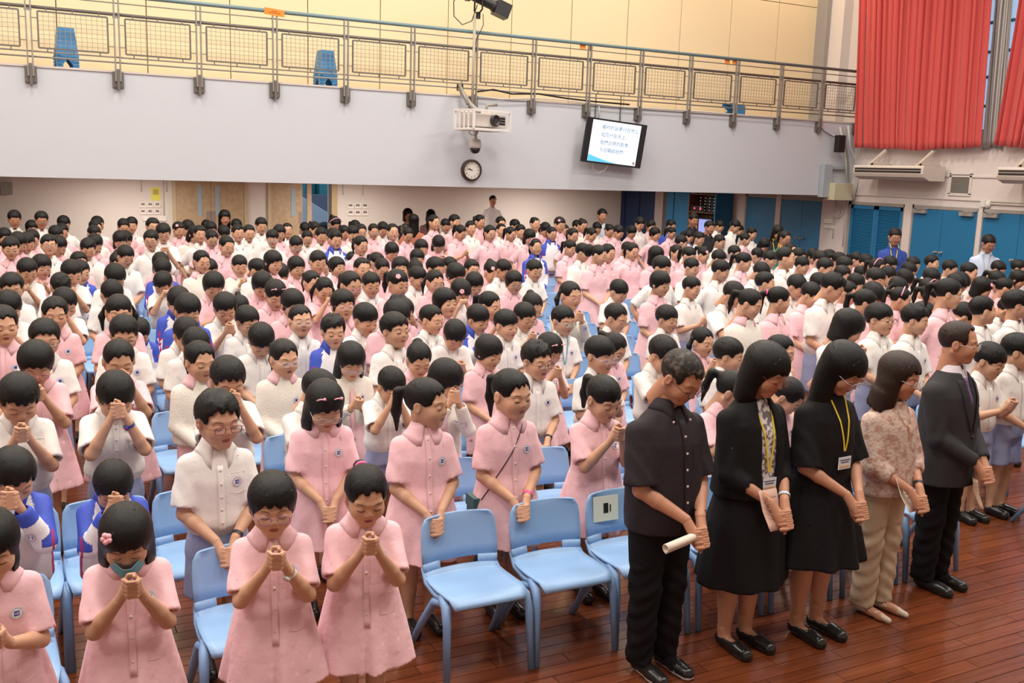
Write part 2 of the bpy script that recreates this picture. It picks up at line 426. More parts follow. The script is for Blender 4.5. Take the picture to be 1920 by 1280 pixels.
HAIRC = {}
def hair_mesh(kind, lod, seed=0, material=None, droop=0):
    hang = kind in ('long', 'longwavy', 'wbob', 'bob') or kind.startswith(('pony', 'twin', 'curly'))
    droop = int(round(droop/14)*14) if hang else 0
    key = (kind, lod, seed, material.name if material else '', droop)
    if key in HAIRC: return HAIRC[key]
    vx = (.0048, .0076, .012)[lod]; g = 1.0
    f = Fld((-.16, -.15, -.36 if kind in ('long', 'twin', 'longwavy', 'pony', 'ponyside', 'bob', 'wbob') else -.14), (.16, .22, .15), vx)
    r_ = random.Random(seed*7+len(kind))
    t = .010+r_.uniform(0, .003)
    sh = lambda a: f.ell((0, .016, .032), (.076+a, .093+a, .080+a))
    def cutbox(x, y0, y1, z0, z1, k=.01, rr=.012):
        """rounded box subtract"""
        m = .03; sl = f.sl((-x-m, y0-m, z0-m), (x+m, y1+m, z1+m)); X, Y, Z = f.xyz(sl)
        qx = np.abs(X)-x+rr; qy = np.abs(Y-(y0+y1)/2)-(y1-y0)/2+rr; qz = np.abs(Z-(z0+z1)/2)-(z1-z0)/2+rr
        qz = np.abs(Z-(z0+z1)/2-(.0075*np.sin(X*(150+20*(seed%4))+seed)+.003*np.sin(X*410+seed)+.006*np.sin(X*40+seed*2))*(Z > z1-.03))-(z1-z0)/2+rr
        d = np.sqrt(np.maximum(qx, 0)**2+np.maximum(qy, 0)**2+np.maximum(qz, 0)**2)+np.minimum(np.maximum(qx, np.maximum(qy, qz)), 0)-rr
        f.put(sl, d, k, 's')
    def skull_cut():   # keep hair outside the skin except a thin embed
        f.ell((0, .014, .030), (.070, .087, .073), op='s')
    if kind in ('short', 'spiky', 'fringe_boy', 'crew', 'receding', 'sparse'):
        a = {'crew': .007, 'spiky': .012, 'receding': .010, 'sparse': .009}.get(kind, t+.001)
        sh(a)
        f.plane_cut((-.16, -.15, -.14), (.16, .22, .15), (0, .10, -.045), Vector((0, -.35, -1)).normalized())  # nape to temple
        for s in (-1, 1): f.ell((s*.085, -.008, -.020), (.030, .026, .040), k=.008, op='s')
        fz = {'fringe_boy': .030, 'short': .048, 'spiky': .055, 'crew': .058, 'receding': .082, 'sparse': .066}[kind]
        cutbox(.064, -.15, -.035, -.14, fz, .012, .02)
        if kind == 'receding': cutbox(.050, -.15, -.060, -.10, .105, .02, .02)
    elif kind in ('bob', 'wbob', 'fringe', 'long', 'longwavy'):
        sh(t+.004)
        bot = {'bob': -.125, 'wbob': -.165, 'fringe': -.055, 'long': -.30, 'longwavy': -.185}[kind]
        wide = {'bob': .086, 'wbob': .099, 'fringe': .082, 'long': .092, 'longwavy': .108}[kind]
        f.prof([(bot, wide*.92, .070, .030), (bot+.05, wide, .080, .024), (-.03, wide*.97, .088, .020), (.05, .080, .090, .018), (.07, .06, .07, .018)], k=.02)
        if kind == 'longwavy':
            for i in range(12):
                an = -.2+i*3.5/11; b = Vector((.088*math.cos(an), .03+.07*math.sin(an), -.10)); f.cap(b, b+Vector((b.x*.28, (b.y-.03)*.3, -.075)), .022, .010, k=.02)
        hw = {'bob': .056, 'wbob': .056, 'fringe': .058, 'long': .052, 'longwavy': .058}[kind]
        cutbox(hw, -.15, -.006, -.36, .034 if kind != 'longwavy' else .05, .014, .03)
        f.ell((0, -.035, -.06), (hw+.006, .085, .11), k=.01, op='s')
        f.cap((0, .0, -.07), (0, .02, -.4), .05, op='s')   # room for the neck
    else:   # pulled back: pony, ponyside, bun, twin, ponyfringe
        a = .008; sh(a)
        f.plane_cut((-.16, -.15, -.14), (.16, .22, .15), (0, .10, -.050), Vector((0, -.42, -1)).normalized())
        for s in (-1, 1): f.ell((s*.088, -.005, -.022), (.030, .026, .040), k=.008, op='s')
        fr = 'F' in kind
        cutbox(.058, -.15, -.040, -.14, .036 if fr else .066, .012, .035)
        if kind.startswith('pony'):
            b = Vector((0, .112, .045)); f.ell(b, (.016, .016, .016), k=.008)
            side = .05 if 'side' in kind else 0
            f.cap(b, b+Vector((side*.4, .040, -.02)), .018, .024, k=.012)
            f.cap(b+Vector((side*.4, .040, -.02)), b+Vector((side, .045, -.11)), .025, .022, k=.015)
            f.cap(b+Vector((side, .045, -.11)), b+Vector((side, .035, -.20)), .022, .006, k=.02)
        if kind.startswith('bun'):
            f.ell((0, .085, .085), (.036, .032, .030), k=.01)
        if kind.startswith('twin'):
            for s in (-1, 1):
                f.ell((s*.078, .045, .02), (.015, .015, .015), k=.01)
                f.cap((s*.080, .045, .02), (s*.104, .045, -.04), .015, .021, k=.01); f.cap((s*.104, .045, -.04), (s*.100, .03, -.15), .021, .006, k=.015)
        if kind.startswith('curly'):
            f.ell((0, .15, .01), (.065, .06, .08), k=.01); f.ell((0, .115, .05), (.03, .03, .03), k=.01)
    skull_cut()
    V, Q = f.polys()
    # strand relief following the comb direction
    c = np.array([0, .03 if kind in ('short', 'spiky', 'fringe_boy', 'bob', 'fringe', 'long', 'wbob', 'longwavy', 'crew') else .11, .105 if not kind.startswith(('pony', 'bun')) else .05])
    d = V-np.array([0, .015, .0]); ph = np.arctan2(V[:, 0]-c[0], V[:, 1]-c[1]); rr = np.random.RandomState(seed+3)
    tot = np.zeros(len(V))
    for fq in (17, 29, 46, 71): tot += np.sin(fq*ph+rr.uniform(0, 6.28)+6*np.sin(3*V[:, 2]*10+rr.uniform(0, 6)))/fq**.4
    amp = (.0012, .0011, .0008)[lod]; n = d/np.linalg.norm(d, axis=1)[:, None]
    fade = np.clip((np.hypot(V[:, 0]-c[0], V[:, 1]-c[1])-.01)/.03, 0, 1)
    if kind == 'spiky':
        k_ = 1/.018; tuft = np.sin(V[:, 0]*k_*2.1+rr.uniform(0, 6))*np.sin(V[:, 1]*k_*1.6+2*np.sin(V[:, 0]*40))
        V = V+(np.array([0, -.35, 1.0])*(np.maximum(tuft, 0)**1.5*.011*np.clip((V[:, 2]-.06)/.03, 0, 1))[:, None])
    V = V+n*(tot*amp*fade)[:, None]
    if droop and True:      # loose hair hangs plumb although the head is bowed
        a = R(droop)*((.60 if kind in ('long', 'longwavy') else .5)); tail = kind.startswith(('pony', 'twin', 'curly')); z0 = .02 if tail else -.03
        L = np.maximum(z0-V[:, 2], 0)
        if tail: L = L*((V[:, 1] > .105) | (np.abs(V[:, 0]) > .09))
        ease = L*L/(L+.03)
        V = V+np.stack([0*L, -math.sin(a)*ease, (1-math.cos(a))*ease], axis=1)
        if not tail: V[:, 0] *= 1+.25*np.clip(ease, 0, .2)
    me = new_mesh('hair', V, [Q], [material or HAIR]); HAIRC[key] = me
    return me

def glasses_mesh(colmat, shape='oval', key=None):
    g = G()
    for s in (-1, 1):
        pts = []
        for k in range(14):
            a = 2*math.pi*k/14; ca, sa = math.cos(a), math.sin(a); e = .55 if shape == 'rect' else .9
            pts.append((s*.033+.0225*math.copysign(abs(ca)**e, ca), -.104+.004*abs(ca), -.003+(.0150 if shape == 'rect' else .0185)*math.copysign(abs(sa)**e, sa)))
        g.cur = 0; g.tube(pts, .0015, 5, close=True)
        g.cur = 1; c = len(g.v); g.add(pts, [tuple(range(len(pts)))[::-1]])
        g.cur = 0; g.tube([(s*.0555, -.101, .002), (s*.074, -.080, .002), (s*.081, .0, .001), (s*.081, .018, -.008)], .0014, 5)
    g.tube([(-.011, -.1045, .001), (0, -.107, .004), (.011, -.1045, .001)], .0013, 5)
    return g.mesh('glasses', [colmat, LENS], True)
GLC = {}
def glasses(col, shape='oval'):
    k = (col, shape)
    if k not in GLC:
        cm = mat('glasses_'+col, {'black': (.01, .01, .012), 'red': (.22, .01, .02), 'pink': (.55, .2, .3), 'silver': (.5, .5, .52), 'purple': (.30, .14, .32), 'teal': (.15, .45, .5), 'lilac': (.45, .45, .65)}[col], .3, .5)
        GLC[k] = glasses_mesh(cm, shape)
    return GLC[k]
def rsub(*a): return None
# ---------------------------------------------------------------- bodies
def head_matrix(H, pitch, yaw, hs=1.07, tilt=0.0):
    pl = Vector((0, .02, -.075))
    pz = H-.002-.109*hs-.075*hs
    pv = Vector((0, .014-.035*math.sin(R(pitch)), pz-.012*math.sin(R(pitch))))
    return Matrix.Translation(pv) @ Matrix.Rotation(R(yaw), 4, 'Z') @ Matrix.Rotation(R(tilt), 4, 'Y') @ Matrix.Rotation(R(pitch), 4, 'X') @ Matrix.Scale(hs, 4) @ Matrix.Translation(-pl)

SIMPLE = {}
def limb_parts(H, pose, lod, wid, fat, adult):
    key = ('arms', round(H, 2), pose, lod, wid, fat)
    if key in SIMPLE: return SIMPLE[key]
    aj = arm_joints(H, pose, wid, fat); s_ = H/1.28; vx = (.0065, .009, .015)[lod]
    xs = .20*s_*wid+.05; zz = [p.z for a in aj for p in a]
    f = Fld((-xs, -.34*s_, min(zz)-.05), (xs, .12, max(zz)+.07), vx); q = s_**.75*fat
    for S, E_, W_ in aj:
        f.cap(S+Vector((-math.copysign(.012, S.x), 0, -.012)), E_, .029*q, .031*q, k=.01); f.cap(E_, E_+(W_-E_)*.35, .031*q, .030*q, k=.012); f.cap(E_+(W_-E_)*.35, W_, .030*q, .0205*q, k=.012)
    if lod == 2: hands(f, H, pose, aj)
    V, Q = f.polys(); out = [(V, Q, 0)]
    if lod < 2:
        vx = (.0032, .0052)[lod]; p = POSES[pose]
        sc = (H/1.28)**.8
        def one(lo, hi, aj_):
            f = Fld(lo, hi, vx); hands(f, H, pose, aj_); V, Q = f.polys(); out.append((V, Q, 0))
        if p[1] is None:
            for s, a in zip((-1, 1), aj):
                w = a[2]; f = Fld((w.x-.05, w.y-.09, w.z-.17*sc), (w.x+.05, w.y+.07, w.z+.03), vx); hands(f, H, pose, aj); V, Q = f.polys(); out.append((V, Q, 0))
        else:
            c = Vector((0, p[1][0]*H/1.28, p[1][1]*H)); m = .092*sc
            ws = [a[2] for a in aj]
            one((-m, min(c.y-m*.8, ws[0].y-.03), min(c.z-m, ws[0].z-.02)), (m, max(c.y+m*.8, ws[0].y+.03), max(c.z+m, ws[0].z+.02)), aj)
    SIMPLE[key] = out
    return out
def trunk_parts(H, lod, wid, legs=True):
    key = ('trunk', round(H, 2), lod, wid, legs)
    if key in SIMPLE: return SIMPLE[key]
    f = Fld((-.2*H, -.14*H, -.01), (.2*H, .14*H, .87*H), (.018, .022, .028)[lod])
    f.prof([(.45*H, .088*H, .060*H), (.52*H, .094*H, .064*H), (.62*H, .080*H, .056*H), (.70*H, .086*H, .056*H), (.755*H, .074*H*wid, .044*H), (.82*H, .030*H, .030*H)], k=.02)
    f.cap((-.078*H*wid, .006, .742*H), (.078*H*wid, .006, .742*H), .026*H, k=.02)
    for s in (-1, 1):
        f.cap((s*.048*H, .0, .49*H), (s*.046*H, -.006, .28*H), .052*H, .036*H, k=.01); f.cap((s*.046*H, -.006, .28*H), (s*.045*H, .006, .18*H), .036*H, .034*H, k=.01)
        f.cap((s*.045*H, .006, .18*H), (s*.045*H, .012, .04*H), .034*H, .022*H, k=.01)
        f.cap((s*.045*H, .016, .022*H), (s*.050*H, -.085*H, .016*H), .022*H, .018*H, k=.01)
    V, Q = f.polys(.3); SIMPLE[key] = [(V, Q, 0)]
    return SIMPLE[key]
BODYC = {}
def body_mesh(H, pose, pitch, yaw, lod, var=0, wid=1.0, fat=1.0, hs=1.07, skin=None, tilt=0.0):
    key = (round(H, 2), pose, pitch, yaw, lod, var, wid, fat, hs, tilt)
    if key in BODYC: return BODYC[key]
    M4 = head_matrix(H, pitch, yaw, hs, tilt); parts = list(limb_parts(H, pose, lod, wid, fat, var >= 10))+list(trunk_parts(H, lod, wid))
    A = np.array(M4)
    for V, Q, m in head_mesh(var, lod): parts.append((V @ A[:3, :3].T+A[:3, 3], Q, m))
    # neck joins head and trunk
    f = Fld((-.09, -.10, .74*H), (.09, .12, H-.12*hs), (.008, .011, .017)[lod]); p0 = M4 @ Vector((0, .024, -.055)); r = .045*(1 if var < 10 else 1.05 if var >= 14 else 1.2)
    f.cap((0, .012, .78*H), p0, r*1.06, r, k=.01); f.cap((-.05, .010, .775*H), (.05, .010, .775*H), .026, k=.05)
    V, Q = f.polys(); parts.append((V, Q, 0))
    me = new_mesh('body', *(lambda t: (t[0], [t[1]], [skin or SKIN, LASH, BROW, LIP, MOUTH], t[2]))(cat_parts(parts)))
    BODYC[key] = me
    return me

# ---------------------------------------------------------------- garments
GARC = {}
def bvh_of(V, Q): return BVHTree.FromPolygons([tuple(v) for v in V], [tuple(q) for q in Q])
def sleeve(f, S, E_, W_, q, frac, r0, r1, longs=False, flare=0):
    """sleeve with an open, hollow cuff; the cuff plane never touches the trunk"""
    S = Vector(S)+Vector((-math.copysign(.010, S.x), 0, -.004)); S_, Ev, Wv = np.array(S), np.array(E_), np.array(W_); r0 *= q; r1 *= q
    def seg(x, y, z, a, b, ra, rb):
        ba = b-a; L = ba@ba; t = np.clip(((x-a[0])*ba[0]+(y-a[1])*ba[1]+(z-a[2])*ba[2])/L, 0, 1)
        return np.sqrt((x-a[0]-t*ba[0])**2+(y-a[1]-t*ba[1])**2+(z-a[2]-t*ba[2])**2)-(ra+(rb-ra)*t)
    m = .12; P = np.array([S_, Ev, Wv]); sl = f.sl(P.min(0)-m, P.max(0)+m); x, y, z = f.xyz(sl)
    if not longs:
        e = S_+(Ev-S_)*frac; n = (Ev-S_)/np.linalg.norm(Ev-S_); d = seg(x, y, z, S_, e+n*.05, r0, r1+.004)
        d = d+.0025*np.sin(90*(x-e[0])+40*z)*np.clip(((x-S_[0])*n[0]+(y-S_[1])*n[1]+(z-S_[2])*n[2])/.1, 0, 1)
        pl = (x-e[0])*n[0]+(y-e[1])*n[1]+(z-e[2])*n[2]; d = np.maximum(d, pl)
        d = np.maximum(d, -seg(x, y, z, e-n*.022, e+n*.05, r1-.020, r1-.004))
    else:
        e = Ev+(Wv-Ev)*frac; n = (Wv-Ev)/np.linalg.norm(Wv-Ev); d = seg(x, y, z, S_, Ev, r0, r1)
        d2 = seg(x, y, z, Ev, e, r1, r1*.84); h = np.clip(.5+.5*(d-d2)/.012, 0, 1); d = d*(1-h)+d2*h-.012*h*(1-h)
        along = (x-Ev[0])*n[0]+(y-Ev[1])*n[1]+(z-Ev[2])*n[2]
        d = d+.0022*np.sin(70*along+30*x)*np.clip(1-np.abs(along)/.12, 0, 1)
        d = np.maximum(d, -seg(x, y, z, e-n*.012, e+n*.06, .0265*q, .0265*q))
    f.put(sl, d, .022)
def garment(kind, H, pose, lod, wid=1.0, seed=0):
    """-> dict part name -> mesh"""
    key = (kind, round(H, 2), pose, lod, wid)
    if key in GARC: return GARC[key]
    out = {}; aj = arm_joints(H, pose, wid); s_ = H/1.28; q = s_**.75; vx = (.0085, .0115, .017)[lod]
    rs = random.Random(int(H*100)+len(pose)+len(kind)); ph = rs.uniform(0, 6)
    def wr(th, z): return 1+.010*np.sin(5*th+14*z/s_+ph)+.007*np.sin(9*th-22*z/s_+ph)
    def dfold(th, z):
        a = np.clip((.60*H-z)/(.35*H), 0, 1); b = 1+.085*a*np.sin(6*th+ph+1.2*np.sin(2*th))+.03*a*np.sin(11*th+ph)+.008*np.sin(9*th-20*z)
        return b-(.16*a*np.exp(-(th/.055)**2))
    zz = [p.z for a in aj for p in a]
    def mk(name, f, mats, midf=None):
        V, Q = f.polys(.012 if lod == 0 else None); mi = None
        if midf is not None: mi = midf(V[Q].mean(axis=1))
        out[name] = new_mesh(name, V, [Q], mats, mi); return V, Q
    neck = lambda f, r=.046: f.cap((0, .004, .825*H), (0, -.004, 1.0*H), r*s_**.5, r*1.15*s_**.5, op='s')
    SL = lambda f, fr=.86, r0=.045, r1=.056, **k: [sleeve(f, S, E_, W_, q, fr, r0, r1, **k) for S, E_, W_ in aj]
    lo = (-.34*s_, -.34*s_, .25*H); hi = (.34*s_, .24*s_, .9*H)
    top_prof = lambda bot, br, bd: [(bot*H, br*H, bd*H), (.60*H, .110*H, .082*H), (.70*H, .114*H*wid**.5, .080*H), (.755*H, .104*H*wid, .064*H), (.785*H, .080*H*wid, .052*H), (.812*H, .050*H, .044*H), (.825*H, .044*H, .040*H)]
    if kind in ('dress', 'dresscard'):
        f = Fld((-.34*s_, -.34*s_, .29*H), hi, vx)
        f.prof([(.315*H, .172*H, .150*H), (.45*H, .145*H, .122*H), (.56*H, .118*H, .096*H)]+top_prof(.58, .112, .088), k=.0, fold=dfold); (SL(f) if kind == 'dress' else None); neck(f)
        V, Q = mk('dress', f, [PINK])
    if kind in ('shirt', 'shirtlong'):
        f = Fld((-.34*s_, -.34*s_, .45*H), hi, vx)
        f.prof([(.505*H, .092*H, .068*H), (.525*H, .104*H, .078*H), (.55*H, .118*H, .088*H)]+top_prof(.57, .118, .087), fold=wr); SL(f, r0=.047, r1=.060); neck(f)
        f.cap((0, -.075*H, .745*H), (0, -.040*H, .83*H), .001, .026*s_, op='s')
        V, Q = mk('shirt', f, [WHITE])
    if kind in ('cardigan', 'dresscard'):
        f2 = Fld((-.34*s_, -.36*s_, min(.50*H, min(zz)-.04)), hi, vx)
        f2.prof([(.50*H, .128*H, .104*H), (.56*H, .126*H, .100*H), (.62*H, .121*H, .093*H), (.70*H, .120*H*wid**.5, .090*H), (.755*H, .110*H*wid, .072*H), (.785*H, .086*H*wid, .058*H), (.822*H, .052*H, .046*H)], fold=wr)
        SL(f2, fr=.93, r0=.050, r1=.045, longs=True)
        
        f2.cap((0, -.108*H, .46*H), (0, -.092*H, .80*H), .030*s_, .034*s_, op='s') if kind == 'dresscard' else None
        neck(f2, .050); Vc, Qc = mk('cardigan', f2, [CREAM])
        if kind == 'cardigan': V, Q = Vc, Qc
        else: Vb, Qb = Vc, Qc
    if kind == 'jacket':
        f = Fld((-.34*s_, -.36*s_, min(.46*H, min(zz)-.04)), hi, .0065 if lod == 0 else vx)
        f.prof([(.47*H, .112*H, .090*H), (.50*H, .130*H, .106*H), (.62*H, .124*H, .098*H), (.70*H, .122*H*wid**.5, .090*H), (.755*H, .112*H*wid, .074*H), (.785*H, .088*H*wid, .060*H), (.828*H, .056*H, .050*H)], fold=wr)
        SL(f, fr=.92, r0=.054, r1=.049, longs=True); neck(f, .050)
        f.cap((0, -.15*H, .66*H), (0, -.055*H, .83*H), .004, .034*s_, op='s')
        def mi(C):
            x = np.abs(C[:, 0])/H; z = C[:, 2]/H; y = C[:, 1]/H
            S, E_, W_ = aj[1]; m = np.zeros(len(C), int)
            blue = ((z > .655) & (x > .088-.25*np.maximum(0, z-.70))) | (x > .135) | (y > .055) | (z > .815)
            m[blue] = 1
            e = np.array(E_); w = np.array(W_)
            P = C.copy(); P[:, 0] = np.abs(P[:, 0]); dd = w-e; t = ((P-e) @ dd)/(dd @ dd)
            dist = np.linalg.norm(P-(e+np.clip(t, 0, 1)[:, None]*dd), axis=1)
            m[(dist < .056*s_) & (t > .25) & (t < .7)] = 0
            m[(dist < .07*s_) & (t >= .7)] = 1
            m[(x > .120) & (x < .128) & (z < .70)] = 2
            return m
        V, Q = mk('jacket', f, [JWHITE, JBLUE, JRED], mi)
    if kind in ('shirt', 'jacket', 'cardigan', 'shirtlong'):
        f3 = Fld((-.2*s_, -.17*s_, .24*H), (.2*s_, .17*s_, .56*H), max(vx, .011))
        girl = kind == 'cardigan'
        f3.prof([(.44*H, .104*H, .080*H), (.50*H, .100*H, .074*H), (.542*H, .097*H, .072*H)], fold=wr)
        for s in (-1, 1):
            f3.cap((s*.045*H, 0, .46*H), (s*.056*H, -.006, .25*H), .060*H, .064*H, k=.02, e=1.0)
        f3.plane_cut((-.3, -.3, .2*H), (.3, .3, .4*H), (0, 0, .29*H), (0, 0, -1)); mk('shorts' if not girl else 'skirt', f3, [SHORTS if not girl else PINK])
    # collar: folded band lying on the shoulders
    bv = bvh_of(V, Q)
    def collar(name, m, gap, w0, shape, zup=.010):
        g = G(); rows = []; n = 26 if lod == 0 else 16; kx, ky = .0375*H**.55*1.15, .0385*H**.55*1.1
        for i in range(n+1):
            u = i/n; a = gap+(2*math.pi-2*gap)*u; e = min(u, 1-u)*(2*math.pi-2*gap)
            if shape == 'round': w = w0*math.sqrt(max(.02, 1-max(0, 1-e/.45)**2))
            else: w = w0*(1.0+.55*max(0, 1-e/.5)) if e > .01 else w0*1.35
            cx, cy = math.sin(a), -math.cos(a); row = []
            for j in range(4):
                r = j/3.0; px, py = cx*(kx+.006+w*r), .004*s_+cy*(ky+.004+w*r*(.9))
                if cy > .25: py -= 0
                h = bv.ray_cast(Vector((px, py, H*.93)), Vector((0, 0, -1)))
                zb = h[0].z if h[0] is not None and h[0].z > .70*H else .80*H
                z = zb+.0045+(zup+.008*(1-r))*(1-r)
                if r == 0: z = max(z, .824*H+.006)
                row.append((px, py, z))
            rows.append(row)
        g.sheet(rows, .003); out[name] = g.mesh(name, m, True)
    if kind in ('dress',): collar('collar', PINK, .13, .046*s_**.7, 'round')
    if kind in ('cardigan', 'dresscard'): collar('collar', PINK, .16, .046*s_**.7, 'round', .014)
    if kind in ('shirt', 'shirtlong'): collar('collar', WHITE, .36, .034*s_**.7, 'point')
    if kind == 'jacket': collar('collar', JBLUE, .40, .036*s_**.7, 'point', .03)
    # front details
    b2 = bvh_of(Vb, Qb) if kind == 'dresscard' else bv
    def front(x, z, off=.0015, b=None):
        h = (b or bv).ray_cast(Vector((x, -.5, z)), Vector((0, 1, 0))); return Vector((x, (h[0].y if h[0] else -.09*H)-off, z)), (h[1] if h[0] else Vector((0, -1, 0)))
    if lod < 2:
        g = G(); bx, bz, br = .055*H, .695*H, .0225*s_**.6; n = 18 if lod == 0 else 12
        def P_(dx, dz, o): return front(bx+dx, bz+dz, o, b2)[0]
        g.cur = 0; g.add([P_(0, 0, .002)]+[P_(br*math.cos(2*math.pi*k/n), br*math.sin(2*math.pi*k/n), .002) for k in range(n)], [(0, 1+(k+1) % n, 1+k) for k in range(n)])
        g.cur = 2; nt = 22 if lod == 0 else 12; 
        for k in range(nt):
            a0 = 2*math.pi*k/nt; a1 = a0+2*math.pi/nt*.62
            g.add([P_(r*math.cos(a), r*math.sin(a), .0028) for r, a in ((br*.74, a0), (br*.93, a0), (br*.93, a1), (br*.74, a1))], [(0, 1, 2, 3)])
        g.cur = 1; h = br*.40; g.add([P_(*p, .0028) for p in ((-h, -h), (-h, h), (h, h), (h, -h))], [(0, 1, 2, 3)])
        if lod == 0:
            g.cur = 0
            for (x0, x1, z0, z1) in ((-.75, -.15, -.08, .08), (-.53, -.37, -.4, .4), (.1, .25, -.6, .6), (.25, .6, .44, .6), (.25, .6, -.08, .08), (.25, .6, -.6, -.44), (.6, .75, .1, .45), (.6, .75, -.45, -.1)):
                g.add([P_(x*h, z*h, .0036) for x, z in ((x0, z0), (x0, z1), (x1, z1), (x1, z0))], [(0, 1, 2, 3)])
        out['badge'] = g.mesh('badge', [BADGE_W, BADGE_B, BADGE_G])
        if kind in ('dress', 'shirt', 'dresscard'):
            zt, zb = (.795*H if kind != 'shirt' else .755*H), (.47*H if kind != 'shirt' else .53*H); zb = max(zb, .47*H)
            g = G(); rows = [[front(x*s_, zt+(zb-zt)*i/14, .0030) [0] for x in (-.013, -.006, .006, .013)] for i in range(15)]
            g.sheet(rows, .002); out['placket'] = g.mesh('placket', PINK if kind != 'shirt' else WHITE, True)
            if lod == 0:
                g = G()
                for i in range(5):
                    p, _ = front(0, zt-.02*s_-(zt-zb-.04)*i/4.4, .006); g.lathe([(.0010, -.001), (.0062*s_**.5, -.0012), (.0066*s_**.5, .0006), (.0062*s_**.5, .002)], p, 10, 'y')
                out['button'] = g.mesh('button', BUTTON, True)
        if kind == 'jacket':
            g = G(); rows = [[front(x, .74*H+(.48*H-.74*H)*i/12, .0035)[0] for x in (-.005, .005)] for i in range(13)]; g.sheet(rows, .002); out['zip'] = g.mesh('zip', mat('zip_navy', (.02, .03, .12), .5), True)
        if lod == 0 and kind in ('shirt', 'dress'):
            g = G(); z0, z1, x0, x1 = (.655*H, .725*H, .030*H, .085*H) if kind == 'shirt' else (.50*H, .565*H, .045*H, .095*H)
            g.tube([front(x, z, .0005)[0] for x, z in ((x0, z1), (x0, z0+.006), ((x0+x1)/2, z0), (x1, z0+.006), (x1, z1), ((x0+x1)/2, z1), (x0, z1))], .0016, 5)
            out['pocket_seam'] = g.mesh('pocket_seam', PINK if kind == 'dress' else WHITE, True)
    out['_front'] = (bv if kind != 'dresscard' else b2)
    GARC[key] = out
    return out
SHOEC = {}
def shoe_mesh(H, s):
    k = (round(H, 2), s)
    if k in SHOEC: return SHOEC[k]
    f = Fld((-.09, -.20*H, -.012), (.16, .06*H, .09), .008); x = s*.045*H; f.cap((x, .014*H, .026*H), (x+s*.006*H, -.088*H, .018*H), .029*H, .027*H, k=.01, e=1)
    f = Fld((x-.06*H-.02, -.15*H, -.012), (x+.06*H+.02, .07*H, .075*H), .008)
    f.cap((x, .014*H, .028*H), (x+s*.006*H, -.088*H, .020*H), .028*H, .027*H, k=.01); f.plane_cut((-1, -1, -.1), (1, 1, .1), (0, 0, .002), (0, 0, -1))
    f.cap((x, .014*H, .05*H), (x, .014*H, .10*H), .026*H, op='s')
    V, Q = f.polys(); SHOEC[k] = new_mesh('shoe', V, [Q], [SHOE]); return SHOEC[k]

